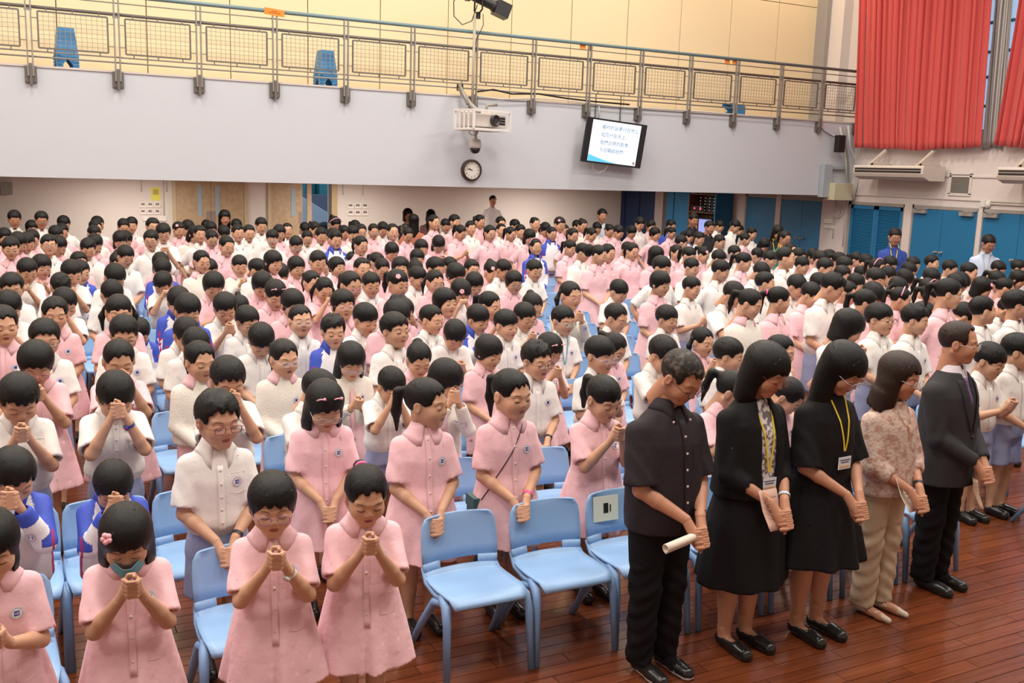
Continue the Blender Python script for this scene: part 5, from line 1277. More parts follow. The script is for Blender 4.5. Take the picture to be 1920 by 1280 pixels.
# ================================================================ the school crowd
# image x, y of the top of the head | clothes pose bow yaw hair [glasses/extras]
# clothes b shirt, g pink dress, c cream cardigan, d cream cardigan over dress, j jacket ; pose l m c f s ; bow/yaw degrees
HK = dict(O='wbob', s='short', k='spiky', w='crew', y='fringe_boy', o='bob', f='fringe', p='pony', q='ponyF', n='bun', t='twin', u='twinF', z='curly')
PEOPLE = """
240,948 g c 34 -4 O -.05 mask flower|515,888 g c 14 0 f -.18 purple watchwhite|692,872 g c 22 4 p -.22 tie|-22,958 g m 24 0 o -.0
405,730 b l 10 12 k 0 red watchblack|612,712 g l 30 4 O -.12 silver clips|797,708 g l 4 42 p -.05|962,693 g l 8 16 p -.05 bag watchpink|1135,703 g c 22 10 q 0|212,862 j f 46 0 s|14,842 j f 36 14 s
30,700 b c 34 4 s 0|213,694 b f 46 4 s 0 watchred|427,668 b f 24 4 s|588,694 b f 34 34 s|733,690 b f 44 16 s|832,676 d f 34 26 O|1370,694 g c 30 40 p|1476,706 g l 40 30 p 0 tie
66,641 g c 34 6 f 0 pink|82,597 b l 8 4 s 0 black|222,636 g f 22 0 p|233,590 b l 18 4 s 0 black|373,640 c l 14 8 p|532,636 c l 14 8 p 0 lilac|662,643 d m 34 4 O 0 lilac|790,642 g c 34 6 n|916,628 g l 20 10 f|1008,638 b l 12 18 k 0 black watchblack|1128,630 b m 12 8 y 0 lilac|1150,622 g l 30 30 p|1243,627 b f 28 16 s 0 black|1365,631 b l 8 40 s|1320,613 g c 12 14 t 0 tie|1466,627 b l 12 30 w
422,546 b c 28 6 s|451,551 g l 36 4 p|461,573 b l 22 12 s 0 black|491,603 b l 38 0 y|564,570 b l 2 4 w 0 silver|626,588 j m 6 4 k|684,568 b c 22 8 y|742,586 b l 0 12 s|806,569 b l 8 34 w|855,596 b m 46 6 s|645,543 g l 4 4 f 0 pink|742,557 g l 36 8 n|548,541 g l 16 10 f 0 pink|896,570 j c 16 10 y|917,545 g c 6 24 p|950,580 b l 12 14 y|985,567 b c 22 12 s 0 red|1000,549 g l 34 14 n|1057,572 b l 6 14 s 0 teal lanyardblue|1072,527 c c 14 10 t 0 pink|1154,567 b l 20 22 w|1160,522 b l 22 20 y|1033,626 g c 34 12 f 0 pink clips|1252,571 b l 10 12 y|1407,540 c l 20 22 p|345,596 b l 44 10 s|362,611 b l 46 20 s|262,597 j l 44 0 s
1242,479 b s 18 16 y|1300,484 b l 18 12 s|1300,519 b m 18 14 s|1350,485 b s 8 30 y|1372,525 b f 36 34 s|1427,490 b l 40 26 s|1439,510 b l 6 30 s|1460,536 g l 10 50 p 0 tie|1496,514 b l 30 22 s|1559,509 b l 26 34 k|1585,577 b c 26 50 o|1656,568 b l 4 10 y 0 black|1625,542 g m 14 46 q|1525,530 g l 34 18 s|1591,525 g c 8 20 p|1606,512 b l 30 24 s|1537,511 b l 30 20 s|1475,462 b l 2 42 w|1505,480 b l 8 20 y|1446,470 b l 14 10 y|1417,463 b l 36 36 s|1395,472 g l 14 34 q|1379,460 b l 16 20 s 0 black|1347,468 b l 30 30 s|1320,461 g l 26 14 p 0 flower|1294,462 g l 20 20 q|1270,457 g l 10 4 p|1232,461 g l 14 10 o 0 black|1240,508 g l 14 10 f
1300,412 b s 14 24 s|1292,431 j l 30 20 s|1312,434 b s 14 20 s|1350,412 b s 26 20 s|1350,439 b l 12 10 s|1379,411 b s 24 10 s|1385,420 b s 24 30 s|1397,436 g s 10 30 p|1411,426 b s 20 20 s|1432,445 g l 36 20 o|1485,456 g s 6 10 p|1276,440 b s 10 46 s|1260,425 g s 16 20 q 0 black|1258,411 j s 10 10 s|1229,426 g s 20 14 f|1222,412 g s 16 0 f|1202,407 b s 34 0 s
1500,465 b s 20 20 s|1525,465 g s 24 20 f|1541,470 b s 20 20 y|1557,467 g s 20 30 p|1573,471 g s 10 40 p|1548,482 b s 10 20 s 0 black|1587,481 b s 20 10 s|1607,472 g s 12 20 p 0 black|1626,476 b s 30 20 s|1647,484 g s 14 20 p 0 band|1671,479 b s 24 10 s|1582,497 b s 14 20 s|1615,497 b s 24 20 w|1646,501 b s 8 6 y|1667,498 b s 26 20 s|1706,490 b s 24 20 s|1715,481 b s 14 14 s|1697,503 b s 40 20 y|1751,478 b s 4 20 s|1748,501 b c 24 20 y|1784,487 b s 14 20 s 0 black|1800,509 g s 40 30 o|1820,491 b s 14 20 w|1876,489 b s 34 20 s|1914,487 b s 16 20 s
1637,527 g m 38 16 f|1685,517 g m 36 10 t|1690,537 g m 12 30 p 0 band|1742,520 g m 24 20 p 0 band|1747,532 g s 16 36 p|1780,520 g s 10 40 p 0 silver|1796,512 g s 30 20 o|1841,518 g s 26 30 o 0 flower|1871,506 g s 24 20 p|1886,520 g s 14 40 p|1911,505 g s 24 20 o|1720,570 b l 12 24 k|1737,567 g l 20 20 f|1802,564 b l 36 50 s|1847,554 b s 4 52 w|1886,556 b s 36 34 s 0 black|1912,543 b s 4 40 s|1863,642 b m 22 14 y|1918,626 b l 14 24 s
1006,447 j l 0 4 p 0 band|1005,487 b l 18 6 s 0 lanyard|943,485 b l 24 14 s|1070,449 g l 16 10 q|1091,454 b l 8 36 s|1121,457 g l 8 32 z|1141,456 g l 14 10 p|1176,452 g l 22 10 s|1186,453 g s 10 0 p|977,420 b l 2 0 y|994,429 g s 30 0 o|1019,420 g s 20 4 f|1037,425 j s 18 6 p|1060,420 g s 20 0 p|1076,427 g s 16 8 p|1083,412 b s 14 10 s|1093,409 c s 10 8 n|1110,427 g s 34 10 p|1121,416 b s 30 0 s|1145,419 g l 24 0 p|1160,421 g s 24 10 s|1186,422 g s 24 0 f|1005,407 b s 6 0 n|965,410 b s 10 14 s|1051,406 g s 14 4 s 0 flower|1024,416 g s 24 0 f
737,418 g s 2 6 p|766,425 g l 26 0 p|814,402 g s 2 10 p|837,410 b s 20 4 y|854,402 g s 6 10 s|862,420 g m 22 20 p|884,414 b l 4 0 k|899,401 g s 10 10 p|940,405 g s 14 6 p|920,421 g s 14 -6 p|941,418 b l 2 0 w|957,424 g s 10 10 p|824,440 g c 40 0 o|791,448 g l 14 0 f|735,453 g l 24 0 f|784,467 g l 20 -6 f|754,482 g l 6 -10 f|779,485 g l 40 0 n 0 flower|816,481 b l 14 20 s|844,481 g l 20 24 p|855,494 g l 34 16 f|784,500 b l 18 12 y|746,505 g c 18 12 q 0 flower|816,504 g l 12 6 t 0 pink|861,520 b f 38 16 s 0 flower|892,510 g l 30 0 f|887,486 b l 4 0 s 0 black|922,488 g c 30 10 n 0 flower|966,507 g l 14 8 f 0 black|836,540 g m 4 20 o|757,556 g l 30 0 n
490,407 b s 14 0 s|512,429 b l 10 -10 y 0 silver|510,468 g l 10 10 o|530,493 b l 46 -20 s|555,480 g l 14 10 f|539,417 b s 2 0 w|555,441 g l 24 6 s 0 silver|576,431 b l 10 6 s 0 black|570,416 b s 40 20 s|602,425 b s 10 6 s|589,414 g s 24 10 p|626,403 g s 36 20 p 0 band|630,431 j l 20 -6 k|624,427 g s 30 0 s|645,421 g s 24 10 p|662,422 b s 12 6 y|677,418 g s 10 6 p|676,441 g s 14 14 p|666,412 g s 20 10 p|701,418 g l 12 4 p 0 silver|719,416 b s 34 0 s|597,469 g l 14 -6 s|604,481 b l 20 4 w|632,481 g l 2 10 f|661,470 g l 10 4 p 0 silver|681,482 b l 4 4 w|706,472 g l 14 10 p 0 silver|717,482 g l 24 4 p|583,505 g l 10 10 p|657,507 g l 14 10 p 0 pink|609,520 g f 34 6 t|494,510 g l 34 4 f|517,522 g l 26 6 q 0 clips|697,509 b l 8 6 s|524,420 g s 10 0 o
287,408 g s 6 6 s 0 black|307,417 b c 26 -6 s|285,430 b s 14 -10 s 0 black|334,415 g s 14 10 s 0 flower|347,411 b s 40 30 s|360,422 c l 40 30 o|375,422 b s 4 -6 s|417,421 g l 40 10 s|387,411 g s 24 0 p|395,415 g s 20 0 o|397,431 g s 34 0 p|444,410 b s 14 0 s|447,421 b l 6 6 k|424,441 g l 14 10 n|467,420 b l 14 0 w|376,467 c l 10 10 p|391,485 b c 18 14 y|450,478 c c 18 6 q|479,483 b l 8 34 y|400,507 g m 22 0 f|306,485 j m 34 6 y|302,473 g l 30 0 o|311,507 b f 40 -20 s|336,538 j l 34 4 y|352,550 j l 18 -2 y
59,413 g s 18 6 o|117,403 b s 24 20 s|114,417 g s 24 20 p|101,423 b s 34 14 s|181,405 b s 20 20 s|177,411 g s 20 10 p|175,421 c s 14 10 q|231,408 g s 24 0 p|247,406 b s 14 0 s|6,427 g s 20 10 o|19,443 g s 14 0 s|30,434 g s 30 20 o|46,436 b s 34 10 s|59,428 g l 24 0 p|91,439 b l 4 0 s 0 black|106,440 g s 24 10 o|165,445 b l 24 6 k|175,437 g s 24 10 o|235,432 g l 26 0 f 0 silver|225,433 g l 34 0 o|232,459 b l 30 10 s|222,472 g l 34 0 n|146,471 g l 16 10 p|47,483 b c 30 10 s|75,477 g c 20 14 o|130,488 b c 34 14 s|147,487 j l 20 20 s|21,511 b l 20 0 s 0 black|109,510 b l 40 10 k|211,492 b l 40 20 s|205,525 b l 44 14 s|117,538 b f 30 20 s|102,554 g l 10 4 p|222,550 g l 10 4 u|12,543 b c 26 10 y|2,572 g l 14 10 p|-12,600 b l 20 0 s
"""
def rowY(k): return 3.72+.88*k
def default_h(x, y):
    if y < 470: return 1.50 if x < 1180 else 1.46
    if y < 560: return 1.36 if x < 1180 else 1.46
    if y < 760: return 1.30 if x < 1400 else 1.38
    return 1.25
OVERH = {(1496, 514): 1.56, (1559, 509): 1.58, (1475, 462): 1.60, (307, 417): 1.62, (943, 485): 1.44, (1242, 479): 1.52, (405, 730): 1.36, (797, 708): 1.38, (962, 693): 1.36, (1009, 638): 1.36, (1720, 570): 1.45, (1847, 554): 1.56, (1912, 543): 1.56, (884, 414): 1.52}
TOPP = [Vector((.0, .016+.105*math.sin(a), .032+.093*math.cos(a))) for a in [R(k) for k in range(-60, 61, 10)]]
def head_top(H0, pitch, yaw):
    Mh = head_matrix(H0, pitch, yaw); return max((Mh @ p for p in TOPP), key=lambda v: v.z-.25*v.y)
folk = []
for line in PEOPLE.strip().splitlines():
    for e in line.split('|'):
        t = e.split(); px, py = map(float, t[0].split(',')); kind, pose, bow, yw, hair = t[1], t[2], int(t[3]), int(t[4]), t[5]
        rz = 0.0; ex = t[6:]
        if ex:
            try: rz = float(ex[0]); ex = ex[1:]
            except ValueError: pass
        h = OVERH.get((int(px), int(py)), default_h(px, py))
        best = None
        for k in range(0 if py > 860 else 1, 17):
            H0 = 1.28 if h < 1.40 else 1.50; tp = head_top(H0, bow, yw)
            Y = rowY(k); s = h/H0
            for _ in range(3):
                X, z = at_y(px, py, Y+tp.y*s); s = z/tp.z
            hh = s*H0
            if hh < 1.0: break
            c = abs(hh-h)
            if best is None or c < best[0]: best = (c, k, X, hh, H0)
        _, k, X, hh, H0 = best
        folk.append(dict(px=px, py=py, kind=kind, pose={'l': 'low', 'm': 'mid', 'c': 'chin', 'f': 'face', 's': 'side'}[pose], bow=bow, yaw=yw, hair=HK[hair], rz=rz, ex=ex, k=k, X=X, h=hh, H0=H0))
# nobody stands in somebody else: try neighbouring rows (and half rows) along each line of sight
def solve(p, Y):
    H0 = p['H0']; tp = head_top(H0, p['bow'], p['yaw']); s = p['h']/H0
    for _ in range(3):
        X, z = at_y(p['px'], p['py'], Y+tp.y*s); s = z/tp.z
    return X, s*H0
for p in folk:
    p['h0'] = OVERH.get((int(p['px']), int(p['py'])), default_h(p['px'], p['py'])); p['c'] = []
    for k in range(0 if p['py'] > 860 else 1, 17):
        for off, pen in ((0, 0), (.16, .5), (.42, 1.6)):
            if (k == 0 or p['py'] > 860 or p['k'] <= 1) and off: continue
            Y = rowY(k)+off; X, h = solve(p, Y)
            tol = .20
            if (abs(h-p['h0']) < tol and Y < 17.0 and h < 1.66) : p['c'].append((k, Y, X, h, pen+((h-p['h0'])/.07)**2))
    if p['k'] <= 1 or not p['c']: p['c'] = [(p['k'], rowY(p['k']), p['X'], p['h'], 0)]
    p['Y'] = rowY(p['k'])
for it in range(8):
    for p in folk:
        if len(p['c']) < 2: continue
        near = [(q['X'], q['Y']) for q in folk if q is not p and abs(q['X']-p['X']) < 4 and abs(q['Y']-p['Y']) < 5]
        def cost(c):
            t = c[4]
            for X, Y in near:
                dx, dy = abs(X-c[2]), abs(Y-c[1])
                if dx < .42 and dy < .36: t += 20*(1-dx/.42)*(1.3-dy/.36)+1.5
            return t
        b_ = min(p['c'], key=cost); p['k'], p['Y'], p['X'], p['h'] = b_[:4]
rows = {}
for p in folk: rows.setdefault(p['k'], []).append(p)
KIND = dict(b='shirt', g='dress', c='cardigan', d='dresscard', j='jacket')
WEAR = dict(b='white school shirt', g='pink school dress', c='cream cardigan with pink collar', d='open cream cardigan over pink dress', j='blue and white track jacket')
POSEW = dict(low='hands clasped low', mid='hands clasped at chest', chin='praying hands at chin', face='praying hands against face', side='arms down')
GCOL = dict(black=('black', 'rect'), red=('red', 'rect'), pink=('pink', 'oval'), silver=('silver', 'oval'), purple=('purple', 'oval'), teal=('teal', 'rect'), lilac=('lilac', 'rect'))
ROWW = lambda k: ('front row' if k == 0 else ordw(k)+' row')
xs_row = {}
q5 = lambda v, st: int(round(v/st)*st)
for k in sorted(rows):
    L = sorted(rows[k], key=lambda p: p['X']); xs_row[k] = [p['X'] for p in L]
    for i, p in enumerate(L):
        dist = math.hypot(p['X'], p['Y']); lod = 0 if dist < 5.9 and p['k'] <= 2 else 1 if dist < 9.6 else 2
        gl = next((GCOL[e] for e in p['ex'] if e in GCOL), None); ex = tuple(e for e in p['ex'] if e not in GCOL)
        bow, yw = (p['bow'], p['yaw']) if lod == 0 else (q5(p['bow'], 10), q5(p['yaw'], 14)) if lod == 1 else (q5(p['bow'], 14), q5(p['yaw'], 18))
        kind = KIND[p['kind']]; extra = ''
        w1 = WEAR[p['kind']]; n = len(w1.split())
        bits = [f"person in {w1}"]
        if 'mask' in ex: bits[0] += ' and teal mask'
        elif gl and n < 5: bits[0] += f" and {gl[0]} glasses" if lod == 0 else ' and glasses'
        lab = bits[0]
        loc = f"{ordw(i)} from left in {ROWW(k)}"
        pw = POSEW[p['pose']]
        if len((lab+' '+pw+' '+loc).split()) <= 16: lab += ', '+pw
        lab += ', '+loc
        seed = int(p['px'])*7+int(p['py'])
        wid = 1.0
        rz = p['rz'] if p['rz'] else (rnd.uniform(-.10, .08) if k > 0 else 0)
        person(lab, kind, p['X'], p['Y'], p['H0'], p['h']/p['H0'], rz, p['pose'], bow, yw, lod, p['hair'], seed, gl, group='pupils in rows, each in school clothes', extras=ex if lod < 2 else tuple(e for e in ex if e in ('band', 'flower')))
# chairs: one behind each pupil, the gaps between filled
EXTRA = {0: [2.03, 2.53, 3.0, 3.52, 4.05, 4.60, 5.15, 6.80], 1: [.10, 2.35, 3.75, 4.3, 4.9, 5.5, 6.1, 6.7, 7.3]}
for k in range(0, 12):
    want = sorted([p['X'] for p in rows.get(k, [])]+EXTRA.get(k, [])); out = []
    for x in want:
        if not out or x-out[-1] > .47: out.append(x)
    full = []
    lim = (k*.88+4.4)*1.13+.3
    for a, b in zip(out, out[1:]+[lim]):
        full.append(a); gap = b-a; n = int(round(gap/.56))-1 if b != lim else int(gap/.56)
        if k == 0: n = 0
        for j in range(n): full.append(a+(j+1)*(gap/(n+1) if b != lim else .56))
    full = [x for x in full if not any(abs(q['X']-x) < .30 and -.32 < q['Y']-(rowY(k)+.465) < .20 for q in folk)]
    for i, x in enumerate(full):
        c = chair(x, rowY(k)+.465, rnd.uniform(-.03, .03), f"light blue plastic chair, {ordw(i)} from left in the {'front' if k == 0 else ordw(k)} row of chairs")
        if k == 0 and abs(x-3.0) < .02:
            g = G(); g.box(-.10, .06, -.003, 0, -.07, .07); g.cur = 1; g.box(-.035, -.005, -.0045, -.003, -.025, .03); g.box(.005, .012, -.0045, -.003, -.02, .02)
            link('seat_label', g.mesh('seat_label', [mat('label_paper', (.72, .76, .62), .6), LASH]), c, (-.06, .172, .615), (R(-7), 0, 0))
# ================================================================ grown-ups
def place(px, py, h, H0, bow, yw, Ymax=26.0):
    """distance at which someone h tall shows the top of the head at this pixel"""
    tp = head_top(H0, bow, yw); s = h/H0; lo, hi = 2.0, Ymax
    for _ in range(40):
        m = (lo+hi)/2; X, z = at_y(px, py, m+tp.y*s)
        if z > tp.z*s: lo = m      # sight line passes above the head there: further away
        else: hi = m
    return at_y(px, py, m+tp.y*s)[0], m
AM = {}
def adult_top(H, pose, prof, sleeve_, frac, r0, r1, m, name, wid, vopen=None, gap=None, fold=True, vx=.009, neck=.052, zn=.828):
    f = Fld((-.36*H/1.5, -.36, .40*H), (.36*H/1.5, .26, .9*H), vx); ph = len(name)
    f.prof([(z*H, rx*H, ry*H) for z, rx, ry in prof], fold=(lambda th, z: 1+.010*np.sin(5*th+12*z+ph)+.008*np.sin(9*th-19*z)) if fold else None)
    for S, E_, W_ in arm_joints(H, pose, wid): sleeve(f, S, E_, W_, (H/1.28)**.75, frac, r0, r1, longs=sleeve_)
    f.cap((0, .004, (zn-.01)*H), (0, -.006, H), neck, neck*1.1, op='s')
    if vopen: f.cap((0, -.14*H, vopen*H), (0, -.045*H, (zn+.01)*H), .004, .040, op='s')
    if gap: f.cap((0, -.115*H, .42*H), (0, -.085*H, .81*H), gap[0], gap[1], op='s', e=.6)
    V, Q = f.polys(.012); return new_mesh(name, V, [Q], [m]), bvh_of(V, Q)
def trousers(H, m, w=1.0, flare=0.0, waist=.575, name='trousers'):
    f = Fld((-.2*H, -.17*H, -.01), (.2*H, .17*H, (waist+.02)*H), .011)
    f.prof([(.46*H, .106*H*w, .082*H*w), (.52*H, .104*H*w, .078*H*w), (waist*H, .094*H*w, .066*H*w)])
    for s in (-1, 1):
        f.cap((s*.047*H, 0, .47*H), (s*.050*H, -.008, .28*H), .060*H*w, .046*H*w, k=.015); f.cap((s*.050*H, -.008, .28*H), (s*.050*H, .006, .045*H), .046*H*w, (.040+flare)*H*w, k=.02)
    sl = f.sl((-1, -1, -1), (1, 1, 1)); x, y, z = f.xyz(sl); f.D[sl] += (.0035*np.sin(z*75+6*np.abs(x)*10)+.003*np.sin(z*31+y*40)).astype(np.float32)*(z < .35*H)
    f.plane_cut((-1, -1, -.1), (1, 1, .2), (0, 0, .035*H), (0, 0, -1)); V, Q = f.polys(.012); return new_mesh(name, V, [Q], [m])
def skirt(H, m, bot, wb, wt=.098, waist=.60, name='skirt', nf=7, amp=.05):
    f = Fld((-.25*H, -.22*H, (bot-.02)*H), (.25*H, .22*H, (waist+.02)*H), .010)
    f.prof([(bot*H, wb*H, wb*.86*H), (.42*H, (wb*.45+.108*.55)*H, (wb*.40+.09*.55)*H), (.50*H, .112*H, .090*H), (waist*H, wt*H, .072*H)], fold=lambda th, z: 1+np.clip((.56*H-z)/(.3*H), 0, 1)*(amp*np.sin(nf*th+.8*np.sin(2*th))+amp*.4*np.sin(13*th)))
    V, Q = f.polys(.012); return new_mesh(name, V, [Q], [m])
def adult_shoe(H, s, m, kind='oxford'):
    x = s*.045*H; f = Fld((x-.08, -.24, -.012), (x+.08, .09, .12), .0065)
    L = -.100*H if kind != 'pointed' else -.118*H; k = H/1.7
    f.cap((x, .014*H, .024*H), (x+s*.008, L, .016*H), .040*k, (.036 if kind != 'pointed' else .018)*k, k=.01, e=1)
    if kind != 'pointed': f.cap((x+s*.004, L*.6, .020*H), (x+s*.008, L, .014*H), .041*k, .030*k, k=.02)
    f.plane_cut((-3, -3, -.1), (3, 3, .1), (0, 0, .002), (0, 0, -1))
    if kind in ('flat', 'pointed'): f.cap((x, .010*H, .058), (x+s*.004, L*.45, .056), .030*k, .024*k, op='s')
    V, Q = f.polys(); mi = None; mats = [m]
    if kind == 'sneaker': mats = [m, mat('sole_white', (.75, .72, .70), .6)]; mi = (V[Q].mean(axis=1)[:, 2] < .024).astype(int)
    return new_mesh('shoe', V, [Q], mats, mi)
def shirt_collar(bv, H, m, w=.040, gap=.30, zc=.826):
    g = G(); rows = []
    for i in range(29):
        u = i/28; a = gap+(2*math.pi-2*gap)*u; e = min(u, 1-u)*(2*math.pi-2*gap); ww = w*(1+.7*max(0, 1-e/.5)); row = []
        for j in range(4):
            r = j/3; px, py = math.sin(a)*(.058+ww*r), .004-math.cos(a)*(.058+ww*r*.9); h = bv.ray_cast(Vector((px, py, H*.95)), Vector((0, 0, -1)))
            zb = h[0].z if h[0] is not None and h[0].z > .72*H else .79*H; z = zb+.005+(.012+.010*(1-r))*(1-r)
            if r == 0: z = max(z, (zc+.012)*H)
            row.append((px, py, z))
        rows.append(row)
    g.sheet(rows, .003); return g.mesh('collar', m, True)
def fr(bv, x, z, off=.003):
    h = bv.ray_cast(Vector((x, -.8, z)), Vector((0, 1, 0))); return Vector((x, (h[0].y if h[0] else -.12)-off, z))
def adult(px, py, fx, fy, label, H, pitch, yaw, var, hair, hairmat, wid, rz=0, glass=None, skin=None, tilt=0):
    X, Y = at_z(fx, fy, 0); tp = head_top(H, pitch, yaw); s = 1
    c, s_ = math.cos(rz), math.sin(rz)
    for _ in range(4):
        _x, z = at_y(px, py, Y+(tp.y*c+tp.x*s_)*s); s = z/tp.z
    t = thing('person', label, 'person', (X, Y, 0), rz, None, s)
    link('body', body_mesh(H, 'low', pitch, yaw, 0, var, wid, 1.04 if var < 14 else .92, 1.13, skin or SKIN_A, tilt), t)
    Mh = head_matrix(H, pitch, yaw, 1.13, tilt); o = link('hair', hair_mesh(hair, 0, 2, hairmat, pitch), t); o.matrix_local = Mh
    if glass: o = link('glasses', glasses(*glass), t); o.matrix_local = Mh
    return t
def on_wrist(t, H, wid, strap, face, side=1):
    S, E_, W_ = arm_joints(H, 'low', wid)[1 if side > 0 else 0]; d = (W_-E_).normalized()
    o = link('wristwatch', watch_mesh(.030, strap, face), t); o.matrix_local = Matrix.Translation(W_-d*.03) @ d.to_track_quat('Z', 'Y').to_matrix().to_4x4()
def paper(label, t, local, rot, w, h, fold=True, m=None, lines=True):
    """a sheet held in the hands: a thing of its own"""
    g = G(); n = 8; g.sheet([[(w*(j/n-.5), .012*math.sin(j/n*3)-(.02 if fold else 0)*abs(i/6-.5), h*(i/6-.5)) for j in range(n+1)] for i in range(7)], .0012)
    if lines:
        g.cur = 1
        for i in range(4): z = h*(.30-.13*i); g.add([(-w*.32, -.014, z), (w*(.30-.08*(i % 2)), -.014, z), (w*(.30-.08*(i % 2)), -.014, z-.006), (-w*.32, -.014, z-.006)], [(0, 3, 2, 1)])
    o = link('paper_sheet', g.mesh('paper_sheet', [m or PAPER, mat('paper_ink', (.25, .18, .16), .8)], True), None)
    M_ = Matrix.Translation(t.location) @ Matrix.Rotation(t.rotation_euler.z, 4, 'Z') @ Matrix.Scale(t.scale[0], 4)
    o.matrix_world = M_ @ Matrix.Translation(local) @ Euler(rot).to_matrix().to_4x4(); return tag(o, label, 'paper')

# man in the charcoal shirt
H = 1.72; t = adult(1283, 655, 1222, 1252, 'person in charcoal short-sleeved shirt and black trousers, head bowed, holding rolled paper', H, 34, 12, 11, 'sparse', HAIR_GR, 1.12, .10, ('black', 'oval'))
me, bv = adult_top(H, 'low', [(.455, .112, .098), (.50, .116, .104), (.58, .118, .104), (.66, .116, .094), (.72, .116, .086), (.765, .110, .070), (.79, .088, .058), (.82, .046, .042), (.83, .042, .040)], False, .92, .050, .066, CHAR, 'shirt', 1.12, vopen=.775)
sh = link('shirt', me, t); link('collar', shirt_collar(bv, H, CHAR), sh)
g = G(); g.sheet([[fr(bv, x, .79*H-(.32*H)*i/16) for x in (-.016, -.008, .008, .016)] for i in range(17)], .002); link('placket', g.mesh('placket', CHAR, True), sh)
bm_ = small('shirt_button', lambda g: g.lathe([(.001, -.0015), (.0062, -.0015), (.0066, .001), (.0062, .002)], (0, 0, 0), 10, 'y'), BUTTON)
for i in range(6): link('button', bm_, sh, fr(bv, 0, (.745-.047*i)*H, .007))
for s in (-1, 1): link('button', bm_, sh, fr(bv, s*.055, .787*H, .014))
g = G(); g.tube([fr(bv, x, z, .001) for x, z in ((.05, .715*H), (.05, .655*H), (.09, .645*H), (.13, .655*H), (.13, .715*H), (.09, .715*H), (.05, .715*H))], .0016, 5); link('pocket_seam', g.mesh('pocket_seam', CHAR), sh)
link('trousers', trousers(H, BLACKT, 1.02), t)
for s in (-1, 1): link('shoe', adult_shoe(H, s, SHOE, 'sneaker'), t)
on_wrist(t, H, 1.12, mat('strap_black', (.02, .02, .022), .4), mat('face_black', (.02, .02, .03), .1))
g = G(); rows = []
for i in range(5): rows.append([((.026-.0008*k)*math.cos(.5*k), (.026-.0008*k)*math.sin(.5*k), -.11+.22*i/4) for k in range(18)])
g.sheet(rows, .0008); o = link('rolled_paper', g.mesh('rolled_paper', PAPER, True), None)
o.matrix_world = Matrix.Translation(t.location) @ Matrix.Rotation(.10, 4, 'Z') @ Matrix.Translation((-.10, -.27, .455*H)) @ Matrix.Rotation(R(82), 4, 'Y')
tag(o, 'rolled cream paper held low by the person in the charcoal shirt', 'paper')

# woman in the black blazer
H = 1.62; t = adult(1437, 640, 1378, 1205, 'person in open black blazer, patterned top, long black skirt, yellow lanyard, holding a booklet', H, 28, 14, 15, 'wbob', HAIR, 1.02, .05, ('red', 'rect'))
me, bv0 = adult_top(H, 'low', [(.52, .106, .092), (.58, .104, .088), (.66, .104, .084), (.72, .104, .078), (.755, .098, .062), (.785, .074, .050), (.812, .044, .042), (.82, .040, .040)], False, .6, .040, .046, PRINT, 'blouse', 1.02, vopen=.765); link('blouse', me, t)
me, bv = adult_top(H, 'low', [(.515, .122, .106), (.60, .114, .098), (.68, .114, .092), (.74, .114, .082), (.77, .100, .068), (.80, .068, .054), (.82, .050, .048)], True, .35, .050, .046, BLACK, 'blazer', 1.02, gap=(.040, .058)); bl = link('blazer', me, t)
link('skirt', skirt(H, BLACK, .225, .155, waist=.595), t); add_lanyard(t, bv0, H, YELLOW, .60)
for s in (-1, 1):
    o = link('shoe', adult_shoe(H, s, SHOE, 'flat'), t); g = G(); x = s*.052*H; g.tube([(x-.016, -.098*H-.012, .045), (x, -.098*H-.016, .050), (x+.016, -.098*H-.012, .045), (x, -.098*H-.006, .050)], .004, 6, close=True); link('buckle', g.mesh('buckle', mat('buckle', (.6, .45, .35), .25, metal=.8)), o)
on_wrist(t, H, 1.02, mat('strap_pale', (.55, .66, .70), .4), mat('face_pale', (.6, .6, .6), .2))
paper('pinkish booklet held by the person in the black blazer', t, (-.045, -.225, .50*H), (R(-28), R(4), R(10)), .15, .20, m=mat('booklet_pink', (.66, .42, .34), .7))

# woman in the black dress, long hair
H = 1.62; t = adult(1577, 642, 1512, 1183, 'person in black dress with flared short sleeves and yellow lanyard, head deeply bowed, hands clasped', H, 36, 12, 16, 'long', HAIR, 1.0, .06, ('silver', 'oval'))
me, bv = adult_top(H, 'low', [(.53, .102, .086), (.60, .104, .086), (.68, .108, .086), (.74, .106, .076), (.77, .092, .062), (.80, .060, .050), (.82, .046, .046)], False, 1.0, .044, .070, BLACK, 'bodice', 1.0, vopen=.77)
link('bodice', me, t); link('skirt', skirt(H, BLACK, .27, .175, wt=.096, waist=.60, nf=9, amp=.07), t); add_lanyard(t, bv, H, YELLOW, .645)
for s in (-1, 1):
    o = link('shoe', adult_shoe(H, s, SHOE, 'flat'), t); g = G(); x = s*.052*H; g.tube([(x-.014, -.098*H-.012, .044), (x, -.098*H-.018, .048), (x+.014, -.098*H-.012, .044)], .006, 6); link('bow', g.mesh('bow', LASH), o)

